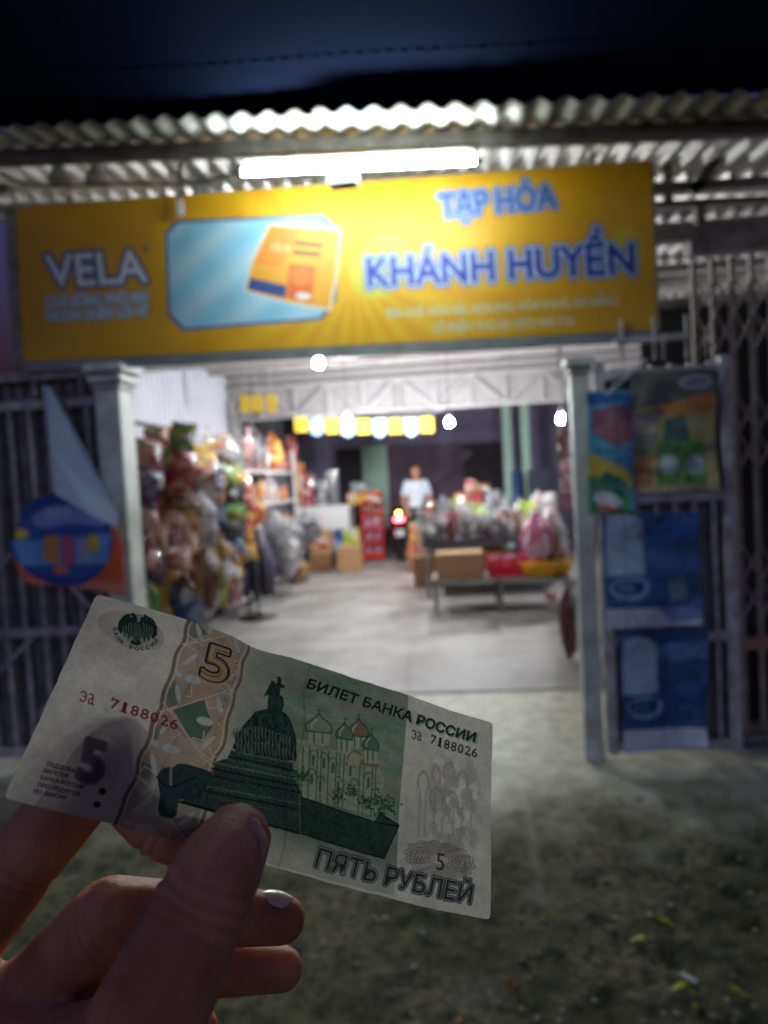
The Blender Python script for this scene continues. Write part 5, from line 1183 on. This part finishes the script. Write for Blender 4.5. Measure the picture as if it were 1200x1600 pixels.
    c.paint(mw & (np.sin((X+0.25*Y)*16) > 0.2), (74, 100, 80), .35); c.paint(mw & (np.sin(Y*14-X*3.2) > 0.5), (30, 48, 42), .5); c.shade(fbm(X*.9, Y*.9, 3), .7, 1.25, mw)
    c.line(z2([(205, 690), (548, 792)]), .35, (26, 40, 34)); c.line(z2([(190, 848), (600, 962), (680, 812), (585, 755)]), .35, (26, 40, 34)); c.line(z2([(560, 797), (672, 815)]), .4, (24, 38, 32))
    # --- monument: bell on stepped pedestal, figures on top
    DK = (44, 68, 64)
    ped = z3([(670, 885), (1050, 960), (1062, 1055), (1105, 1140), (1088, 1395), (330, 1215), (470, 1135), (545, 1050), (560, 965), (640, 940)]); mp_ = c.poly(ped, (64, 92, 86), .95)
    bell = z3([(905, 628), (1000, 640), (1045, 690), (1085, 820), (1075, 900), (1050, 960), (860, 930), (668, 892), (700, 820), (740, 740), (800, 680), (830, 645)]); mb_ = c.poly(bell, DK, .98, 1)
    fig = z3([(905, 628), (915, 540), (885, 552), (930, 470), (940, 448), (955, 452), (962, 470), (975, 465), (976, 430), (992, 424), (1000, 445), (998, 475), (1022, 484), (1015, 500), (990, 500), (985, 540), (1008, 560), (1008, 610), (990, 655), (930, 640)]); mf = c.poly(fig, DK, .98)
    rel = fbm(X*1.8, Y*1.1, 4); both = mb_ | mf
    c.shade(rel, 0.7, 1.35, both); c.paint(both & (np.sin((X*1.2+Y*.3)*13+rel*6) > .5), (104, 128, 110), .35); c.paint(both & (rel < .4), (20, 34, 32), .4)
    for k in range(34):                                     # carved figures round the bell: lit left, dark right
        t_ = k % 17/16; row = k//17; x = 715+t_*345-row*18; y = 862-row*92+abs(t_-.45)*(70 if row else 10)+t_*42; p = z3([(x, y)])[0]; hh = 17+4*RNG.random()
        c.leaf(p[0], p[1], hh*.5, 3.0, 86+12*RNG.normal(), (112, 134, 116), .75); c.leaf(p[0]+2.6, p[1]+1, hh*.5, 2.2, 90, (20, 34, 32), .8); c.ell(p[0]-.4, p[1]-hh*.55, 1.8, 2.0, 0, (128, 148, 128), .8, 10)
    for (x, y) in ((720, 845), (760, 800), (800, 740), (860, 700), (920, 690), (990, 700), (1030, 760), (1060, 850), (900, 860), (840, 830), (960, 880), (1000, 900), (780, 870)):
        p = z3([(x, y)])[0]; c.ell(p[0], p[1]-5, 2.2, 2.4, 0, (110, 128, 108), .6, 10); c.line([(p[0], p[1]-3), (p[0]+1, p[1]+7)], .6, (88, 106, 90), .55)
    for k, (a_, b_, col, w) in enumerate((((668, 892), (1050, 962), (120, 150, 124), .5), ((655, 925), (1055, 1010), (24, 38, 34), .5), ((640, 945), (1058, 1035), (112, 140, 114), .5), ((560, 968), (1062, 1062), (126, 156, 128), .7), ((548, 1005), (1085, 1105), (24, 38, 34), .5), ((545, 1050), (1100, 1145), (26, 40, 36), .4), ((500, 1115), (1100, 1215), (118, 146, 120), .6), ((475, 1140), (1095, 1250), (22, 36, 32), .5), ((470, 1165), (1092, 1290), (96, 124, 102), .4), ((330, 1215), (1088, 1395), (16, 26, 24), .6))):
        c.line(z3([a_, b_]), w, col, .9)
    rel2 = fbm(X*4, Y*4, 2); c.paint(mp_ & (rel2 > .6), (112, 136, 114), .4); c.paint(mp_ & (rel2 < .38), (22, 36, 32), .5); c.paint(mp_ & (np.sin(Y*15-X*4.2) > .55), (26, 42, 36), .45)
    c.line(z3([(1092, 1150), (1088, 1395)]), .3, (126, 150, 126), .8)
    # --- pier with broken end over the band
    pier = z3([(200, 1060), (225, 1015), (285, 1000), (300, 1010), (330, 978), (400, 985), (540, 1024), (548, 1062), (500, 1110), (440, 1212), (330, 1192), (318, 1235), (308, 1310), (250, 1322), (190, 1290), (212, 1180)]); mq = c.poly(pier, (48, 72, 78), .95, 1)
    c.paint(mq & (np.sin((X*1.0-Y*.4)*15) > .3), (66, 90, 92), .3); c.shade(fbm(X*.8, Y*.8, 3), .75, 1.2, mq); c.line(z3([(288, 1000), (280, 1120)]), .55, (196, 190, 170), .85); c.line(z3([(200, 1065), (240, 1120), (300, 1125), (440, 1060)]), .4, (18, 30, 32), .8, smooth=1); c.line(z3([(330, 1215), (660, 1300)]), .5, (18, 28, 26))
    # --- right blank field: watermark and rosette
    wm = np.exp(-(((X-124)/9)**4+((Y-31)/17)**4)); f2 = fbm(X*.42+3, Y*.34, 4)
    c.img *= (1-0.16*wm*np.clip((f2-.42)*6, 0, 1))[..., None].astype(np.float32); c.img += (0.035*wm*np.clip((.5-f2)*6, 0, 1))[..., None].astype(np.float32)
    WMC = (176, 172, 158)
    for (x, y, w) in ((800, 590, 60), (860, 560, 44), (920, 550, 60), (980, 590, 50), (860, 660, 70), (930, 680, 70)):
        p = z2([(x, y)])[0]; c.line([(p[0]-w*.14, p[1]+18), (p[0]-w*.16, p[1]+4), (p[0], p[1]-9), (p[0]+w*.16, p[1]+6), (p[0]+w*.14, p[1]+22)], .9, WMC, .55, smooth=2)
    for x in (770, 800, 840, 880, 930, 970, 1010): c.line(z2([(x+14, 660), (x, 860)]), .9, WMC, .4)
    px_, py_ = z2([(863, 972)])[0]; t = np.linspace(0, 2*math.pi, 160, endpoint=False); ca, sa = math.cos(rad(14)), math.sin(rad(14))
    for j in range(8):
        s_ = 1-0.1*j; rr = 1+0.045*np.cos(t*14+j*.5); x = 57*s_*rr*np.cos(t); y = 28*s_*rr*np.sin(t)
        c.line(np.c_[px_+x*ca-y*sa, py_+x*sa+y*ca], .26, (120, 112, 106), .8, closed=True)
    c.ell(px_, py_, 56, 27, 14, (150, 144, 136), .25)
    for (x, s_) in ((-34, 1), (36, 1)):
        for r_ in (14, 10, 6): c.line(np.c_[px_+x*ca+r_*np.cos(t[::8])*1.1, py_+x*sa+r_*np.sin(t[::8])*.9], .26, (126, 118, 110), .8, closed=True)
    c.text('5', (px_-6, py_+15), (px_+7, py_+18), (px_-3, py_-13), (74, 66, 62)); c.text('50', (px_-42, py_-2), (px_-28, py_+2), (px_-41, py_-12), (120, 112, 104), .6); c.text('05', (px_+30, py_+14), (px_+44, py_+18), (px_+31, py_+4), (120, 112, 104), .6)
    # --- lettering
    def raised(t_, bl, br, tl, fill, sh_, dx=2.2):
        m = c.text_mask(t_, (bl[0]+dx, bl[1]+dx*.9), (br[0]+dx, br[1]+dx*.9), (tl[0]+dx, tl[1]+dx*.9)); c.paint(c.grow(m, 4.5), (40, 66, 58), .85); c.paint(c.grow(m, 2.2), sh_, .95)
        m = c.text_mask(t_, bl, br, tl); c.paint(c.grow(m, 4.4), fill)
    raised('БИЛЕТ БАНКА РОССИИ', (469, 1074), (742, 1157), (475, 1060), (30, 54, 48), (196, 206, 186))
    m = c.text_mask('ПЯТЬ РУБЛЕЙ', (474, 1349), (730, 1412), (484, 1320)); c.paint(c.grow(m, 12), (36, 50, 50)); c.paint(c.grow(m, 7), (182, 188, 176)); c.paint(c.grow(m, 2.5), (52, 68, 66))
    # serial numbers
    def serial(t_, bl, br, tl, col, g):
        bl, br, tl = map(np.array, (bl, br, tl)); d = br-bl; up = (tl-bl)*.72
        c.line([bl+d*x+up*y for x, y in ((.02, .8), (.12, .98), (.26, 1.0), (.38, .82), (.42, .5), (.38, .18), (.26, 0), (.12, .02), (.02, .2))], .34, col, smooth=2); c.line([bl+d*.18+up*.52, bl+d*.42+up*.52], .3, col)
        c.line([bl+d*x+up*y for x, y in ((.62, .86), (.74, 1.0), (.86, .95), (.9, .75), (.9, .08), (1.0, 0))], .34, col, smooth=1); c.line([bl+d*x+up*y for x, y in ((.9, .58), (.72, .52), (.6, .3), (.66, .06), (.78, 0), (.9, .2))], .32, col, smooth=2)
    serial('эа', (639, 1150), (655, 1154), (640.5, 1132), (34, 32, 30), 0.8)
    D7 = '7188026'
    def digits(bl, br, tl, col):
        bl, br, tl = map(np.array, (bl, br, tl)); d = (br-bl)/7; up = tl-bl
        for i, ch in enumerate(D7):
            b_ = bl+d*i; w = 0.74 if ch != '1' else 0.34; o_ = 0.08 if ch != '1' else 0.24
            m = c.text_mask(ch, b_+d*o_, b_+d*(o_+w), b_+d*o_+up); c.paint(c.grow(m, 0.9), col)
            if ch == '1': c.line([b_+d*.14, b_+d*.72], .34, col)
            if ch == '7': c.line([b_+d*.1+up, b_+d*.1+up*.72], .36, col)
            if ch == '2': c.line([b_+d*.82, b_+d*.84+up*.24], .36, col)
    digits((670, 1157), (748, 1182), (672, 1143), (34, 32, 30))
    serial('эа', (118, 1103), (138, 1109), (122, 1082), (142, 44, 50), 0.8); digits((162, 1112), (265, 1145), (166, 1097), (142, 40, 48))
    # lower left figure, microtext, dots
    m = c.text_mask('5', (112, 1219), (144, 1228), (126, 1155)); c.paint(c.grow(m, 17), (112, 104, 112)); c.paint(c.grow(m, 14.5), (190, 184, 184)); c.paint(c.grow(m, 12), (140, 130, 140)); c.paint(c.grow(m, 2), (126, 116, 126))
    for t_, a_, b_ in (('ПОДДЕЛКА', (68, 1201), (107, 1211)), ('БИЛЕТОВ', (63, 1211), (98, 1219)), ('БАНКА РОССИИ', (58, 1221), (120, 1236)), ('ПРЕСЛЕДУЕТСЯ', (54, 1232), (113, 1246)), ('ПО ЗАКОНУ', (48, 1242), (95, 1252))):
        c.paint(c.grow(c.text_mask(t_, a_, b_, (a_[0]+2, a_[1]-6.0)), 0.6), (92, 82, 84))
    for p, in (((147.5, 1239),), ((139, 1259),)): c.ell(p[0], p[1], 5.4, 5.4, 0, (56, 60, 62))
    # round emblem with two spread wings, lettered below
    ex, ey = 208, 991; c.ell(ex-10, ey+2, 52, 28, 20, (186, 180, 164), .5); t = np.linspace(0, 2*math.pi, 90); rr = 25+3.5*np.abs(np.sin(t*4.5+.4))
    EAG = (44, 66, 62); c.ell(ex, ey, 27, 25, 10, (150, 160, 148), .6)
    for s in (-1, 1):
        er = lambda q: [(ex+s*x*1.02-y*.16, ey+y*.98+s*x*.16) for x, y in q]
        c.poly(er([(3, -8), (8, -15), (15, -23), (22, -19), (28, -8), (29, 4), (24, 13), (20, 6), (18, 17), (14, 9), (12, 20), (8, 12), (4, 16)]), EAG)
        c.poly(er([(1, -8), (3, -20), (8, -26), (15, -22), (10, -19), (7, -9)]), EAG); c.poly(er([(0, -12), (6, -8), (6, 10), (0, 17)]), EAG); c.poly(er([(0, 12), (5, 14), (8, 25), (0, 27)]), EAG)
        c.ell(ex+s*9, ey-21, 1.6, 1.4, 0, (190, 196, 182))
        for q in range(4): c.line([(ex+s*(9+q*4.2), ey-10+q*2), (ex+s*(10+q*4), ey+2+q*1.5), (ex+s*(7+q*3.4), ey+11+q*.5)], .34, (150, 166, 150), .7, smooth=1)
        c.line([(ex+s*2, ey+8), (ex+s*8, ey+16), (ex+s*4, ey+20)], .6, (140, 156, 142), .85, smooth=1)
    c.poly([(ex-5, ey-10), (ex+6, ey-8), (ex+7, ey+12), (ex, ey+20), (ex-8, ey+10)], (96, 118, 106), .8, 1)
    txt = 'БАНК РОССИИ'
    for k, ch in enumerate(txt):
        if ch == ' ': continue
        a_ = rad(178-k*14.0); x, y = ex+36.5*math.cos(a_)*1.02, ey+36*math.sin(a_)*.95; tx, ty = math.sin(a_), -math.cos(a_); ux, uy = -math.cos(a_), -math.sin(a_)
        c.text(ch, (x-tx*2.6, y-ty*2.6), (x+tx*2.8, y+ty*2.8), (x-tx*2.6+ux*6.4, y-ty*2.6+uy*6.4), (46, 60, 56), 1, 1, (46, 60, 56))
    # handling wear: folds and grime
    c.shade(fbm(X*.12+50, Y*.12, 5), .86, 1.06); fold = np.exp(-((X-68.5+1.2*np.sin(Y*.2))/.35)**2)+.7*np.exp(-((X-33+.8*np.sin(Y*.3))/.25)**2); c.img *= (1-0.15*fold)[..., None].astype(np.float32)
    c.img *= (0.97+0.06*RNG.random(c.img.shape[:2]))[..., None].astype(np.float32)
    return c
note = link('banknote', note_canvas().mesh('banknote', lambda u, v: note_pt(u, v)), printmat('banknote_paper', 0.6, translucent=0.8, fibre=1.0))
tag(note, 'creased green five rouble banknote held up between thumb and finger', 'banknote')

# ================================================================== HAND
def depth_note(x, y):
    r = ray(x, y); return float(((N0-cC)@nN)/(r@nN))          # camera depth of the note's plane under a pixel
def skin_mat():
    m, nt, b = nodes_of('skin'); N = nt.nodes.new; L = nt.links.new; tc = N('ShaderNodeTexCoord')
    n1 = N('ShaderNodeTexNoise'); n1.inputs['Scale'].default_value = 55; n1.inputs['Detail'].default_value = 5; L(tc.outputs['Object'], n1.inputs['Vector'])
    cr = N('ShaderNodeValToRGB'); e = cr.color_ramp.elements; e[0].position = .35; e[0].color = (*rgb(160, 106, 76), 1); e[1].position = .66; e[1].color = (*rgb(200, 144, 108), 1)
    L(n1.outputs['Fac'], cr.inputs['Fac']); L(cr.outputs['Color'], b.inputs['Base Color'])
    b.inputs['Subsurface Weight'].default_value = 1.0; b.inputs['Subsurface Radius'].default_value = (1.0, 0.36, 0.16); b.inputs['Subsurface Scale'].default_value = 0.011
    b.inputs['Roughness'].default_value = .58; b.inputs['Specular IOR Level'].default_value = .3
    v = N('ShaderNodeTexVoronoi'); v.inputs['Scale'].default_value = 1100; v.feature = 'DISTANCE_TO_EDGE'; L(tc.outputs['Object'], v.inputs['Vector'])
    n2 = N('ShaderNodeTexNoise'); n2.inputs['Scale'].default_value = 260; n2.inputs['Detail'].default_value = 4; L(tc.outputs['Object'], n2.inputs['Vector'])
    b1 = N('ShaderNodeBump'); b1.inputs['Strength'].default_value = .4; b1.inputs['Distance'].default_value = .0003; L(v.outputs['Distance'], b1.inputs['Height'])
    b2 = N('ShaderNodeBump'); b2.inputs['Strength'].default_value = .5; b2.inputs['Distance'].default_value = .0008; L(n2.outputs['Fac'], b2.inputs['Height']); L(b1.outputs['Normal'], b2.inputs['Normal'])
    L(b2.outputs['Normal'], b.inputs['Normal']); return m
SKIN = skin_mat()
NAILM = mat('fingernail', rgb(236, 206, 190), 0.2, var=0.1, scale=60, bump=0.05, coat=0.5)
NAILT = mat('thumbnail', rgb(206, 150, 132), 0.25, var=0.1, scale=60, bump=0.05, coat=0.4)
def hp(x, y, d): return pxd(x, y, d)
TZ = depth_note(372, 1300)
dn = lambda x, y, o: depth_note(x, y)+o
# joints: (photo x, photo y, camera depth), radius in metres
THUMB = [((120, 1800), .168, .0170), ((205, 1640), .152, .0135), ((266, 1520), .148, .0122), ((318, 1408), .1500, .0110), ((346, 1350), dn(348, 1350, -.0102), .0102), ((368, 1314), dn(371, 1312, -.0092), .0088)]
INDEX = [((-80, 1500), .190, .0115), ((35, 1345), .186, .0106), ((198, 1145), dn(198, 1145, .0125), .0104), ((204, 1232), dn(204, 1232, .0110), .0092), ((255, 1292), dn(255, 1292, .0098), .0084), ((345, 1326), dn(345, 1326, .0086), .0070)]
MIDDLE = [((-60, 1640), .198, .0115), ((70, 1530), .186, .0105), ((168, 1438), .176, .0108), ((250, 1430), .183, .0088), ((330, 1428), .192, .0084), ((400, 1434), .199, .0076), ((441, 1437), .201, .0069)]
RING = [((-20, 1740), .200, .0112), ((80, 1620), .190, .0100), ((150, 1542), .184, .0100), ((240, 1520), .192, .0084), ((330, 1512), .199, .0080), ((400, 1513), .204, .0070), ((441, 1514), .206, .0064)]
LITTLE = [((40, 1830), .200, .0100), ((110, 1720), .194, .0088), ((160, 1650), .190, .0086), ((220, 1625), .196, .0072), ((280, 1612), .202, .0064), ((312, 1606), .204, .0056)]
chains = [[(hp(*p, d), r) for p, d, r in f] for f in (THUMB, INDEX, MIDDLE, RING, LITTLE)]
wr = hp(-60, 2050, .205)
for f in (INDEX, MIDDLE, RING, LITTLE):
    p, d, r = f[0]; chains.append([(hp(*p, d), r*1.02), (hp(p[0]*.5-30, p[1]*.5+960, d+.004), .0145), (wr, .021)])
for k in range(3):                                            # palm web between the knuckles
    a, b_ = (INDEX, MIDDLE, RING, LITTLE)[k], (INDEX, MIDDLE, RING, LITTLE)[k+1]
    chains.append([(hp(*a[0][0], a[0][1]), .0105), (hp(*b_[0][0], b_[0][1]), .0105)])
chains.append([(hp(120, 1800, .168), .0175), (hp(20, 1950, .180), .0210), (wr, .024)])
chains.append([(hp(205, 1640, .152), .0120), (hp(80, 1660, .172), .0125), (hp(-50, 1560, .186), .0110)])
el = camspace((-0.20, -0.46, 0.03)); chains.append([(wr, .0235), (wr+(el-wr)*.2, .0245), (wr+(el-wr)*.65, .035), (el, .040)])
# knuckle swellings, finger pads
chains += [[(hp(322, 1408, .1500), .0104), (hp(326, 1400, .1505), .0102)], [(hp(372, 1316, TZ-.0072), .0076), (hp(366, 1328, TZ-.0070), .0084)]]
hand_me = fused('hand', chains, 0.00075, 8)
def creases(me, lines):
    """skin folds pressed in across the joints"""
    n = len(me.vertices); co = np.empty(n*3, np.float32); me.vertices.foreach_get('co', co); co = co.reshape(-1, 3).astype(float)
    no = np.empty(n*3, np.float32); me.vertices.foreach_get('normal', no); no = no.reshape(-1, 3)
    off = np.zeros(n)
    for c_, ax, rr, dep, wd in lines:
        ax = ax/np.linalg.norm(ax); d = co-c_; s_ = d@ax; side = np.linalg.norm(d-s_[:, None]*ax, axis=1)
        wob = 0.00035*np.sin(d@np.cross(ax, cF)*420+c_[0]*9000)
        off -= dep*np.exp(-((s_-wob)/wd)**2)*(side < rr)
    co += no*off[:, None]; me.vertices.foreach_set('co', co.astype(np.float32).ravel()); me.update()
J = lambda f, k: hp(*f[k][0], f[k][1])
ta = J(THUMB, 4)-J(THUMB, 2); CL = []
for q, (o_, dp) in enumerate(((-.0058, .0004), (-.0026, .0007), (.0006, .0008), (.0042, .0005))): CL.append((J(THUMB, 3)+ta/np.linalg.norm(ta)*o_, ta, .016, dp, .0008))
for f, ks in ((MIDDLE, (2, 4)), (RING, (2, 4)), (INDEX, (1, 4))):
    for k in ks:
        a_ = J(f, k+1)-J(f, k-1)
        for o_ in (-.0016, .0012): CL.append((J(f, k)+a_/np.linalg.norm(a_)*o_, a_, .014, .0008, .0009))
creases(hand_me, CL)
hand = link('hand', hand_me, SKIN)
tag(hand, 'left hand in shadow pinching the banknote, thumb in front and fingers curled behind', 'hand')
def nail(name, centre, axis, normal, l, w, curve, m):
    axis = np.array(axis)/np.linalg.norm(axis); normal = np.array(normal)-axis*(np.array(normal)@axis); normal /= np.linalg.norm(normal); side = np.cross(axis, normal)
    v = []; f = []; nu, nv = 10, 10
    for lay in (0, 1):
        for j in range(nv+1):
            t = j/nv; wl = w*(1-0.55*max(0, (t-.72)/.28)**2)*(1-0.35*max(0, (.2-t)/.2)**2)
            for i in range(nu+1):
                a = (i/nu-.5)*2; v.append(centre+axis*(t-.5)*l+side*a*wl/2*(1-.08*a*a)-normal*(curve*a*a+.0012*(t-.45)**2*4+lay*.0005))
    n = (nu+1)*(nv+1)
    for j in range(nv):
        for i in range(nu):
            q = (j*(nu+1)+i, j*(nu+1)+i+1, (j+1)*(nu+1)+i+1, (j+1)*(nu+1)+i); f.append(q); f.append(tuple(k+n for k in q[::-1]))
    rim = [i for i in range(nu+1)]+[(j+1)*(nu+1)-1 for j in range(1, nv+1)]+[nv*(nu+1)+i for i in range(nu-1, -1, -1)]+[j*(nu+1) for j in range(nv-1, 0, -1)]
    for k in range(len(rim)):
        a_, b_ = rim[k], rim[(k+1) % len(rim)]; f.append((b_, a_, a_+n, b_+n))
    return link(name, mesh_from(name, v, f, True), m, hand)
tip = hp(374, 1306, dn(371, 1312, -.0088)); base_ = hp(352, 1352, dn(348, 1350, -.0098)); tocam = cC-tip; tocam /= np.linalg.norm(tocam)
nrm = tocam+0.25*cR+0.1*cU
nail('thumbnail', hp(372, 1316, dn(371, 1312, -.0088))+nrm/np.linalg.norm(nrm)*.0102, tip-base_, nrm, .0125, .0125, .0024, NAILT)
mt = hp(441, 1437, .201); mb2 = hp(400, 1434, .199); nm = cU*0.99+cF*0.03+cR*0.1
nail('fingernail', hp(428, 1436, .2005)+nm/np.linalg.norm(nm)*.0080, mt-mb2, nm, .0110, .0092, .0026, NAILM)
rt = hp(441, 1514, .206); nm2 = cU*0.25+cF*0.95
nail('fingernail', hp(428, 1513, .2055)+nm2/np.linalg.norm(nm2)*.0066, rt-hp(400, 1513, .204), nm2, .0110, .0098, .0020, NAILM)
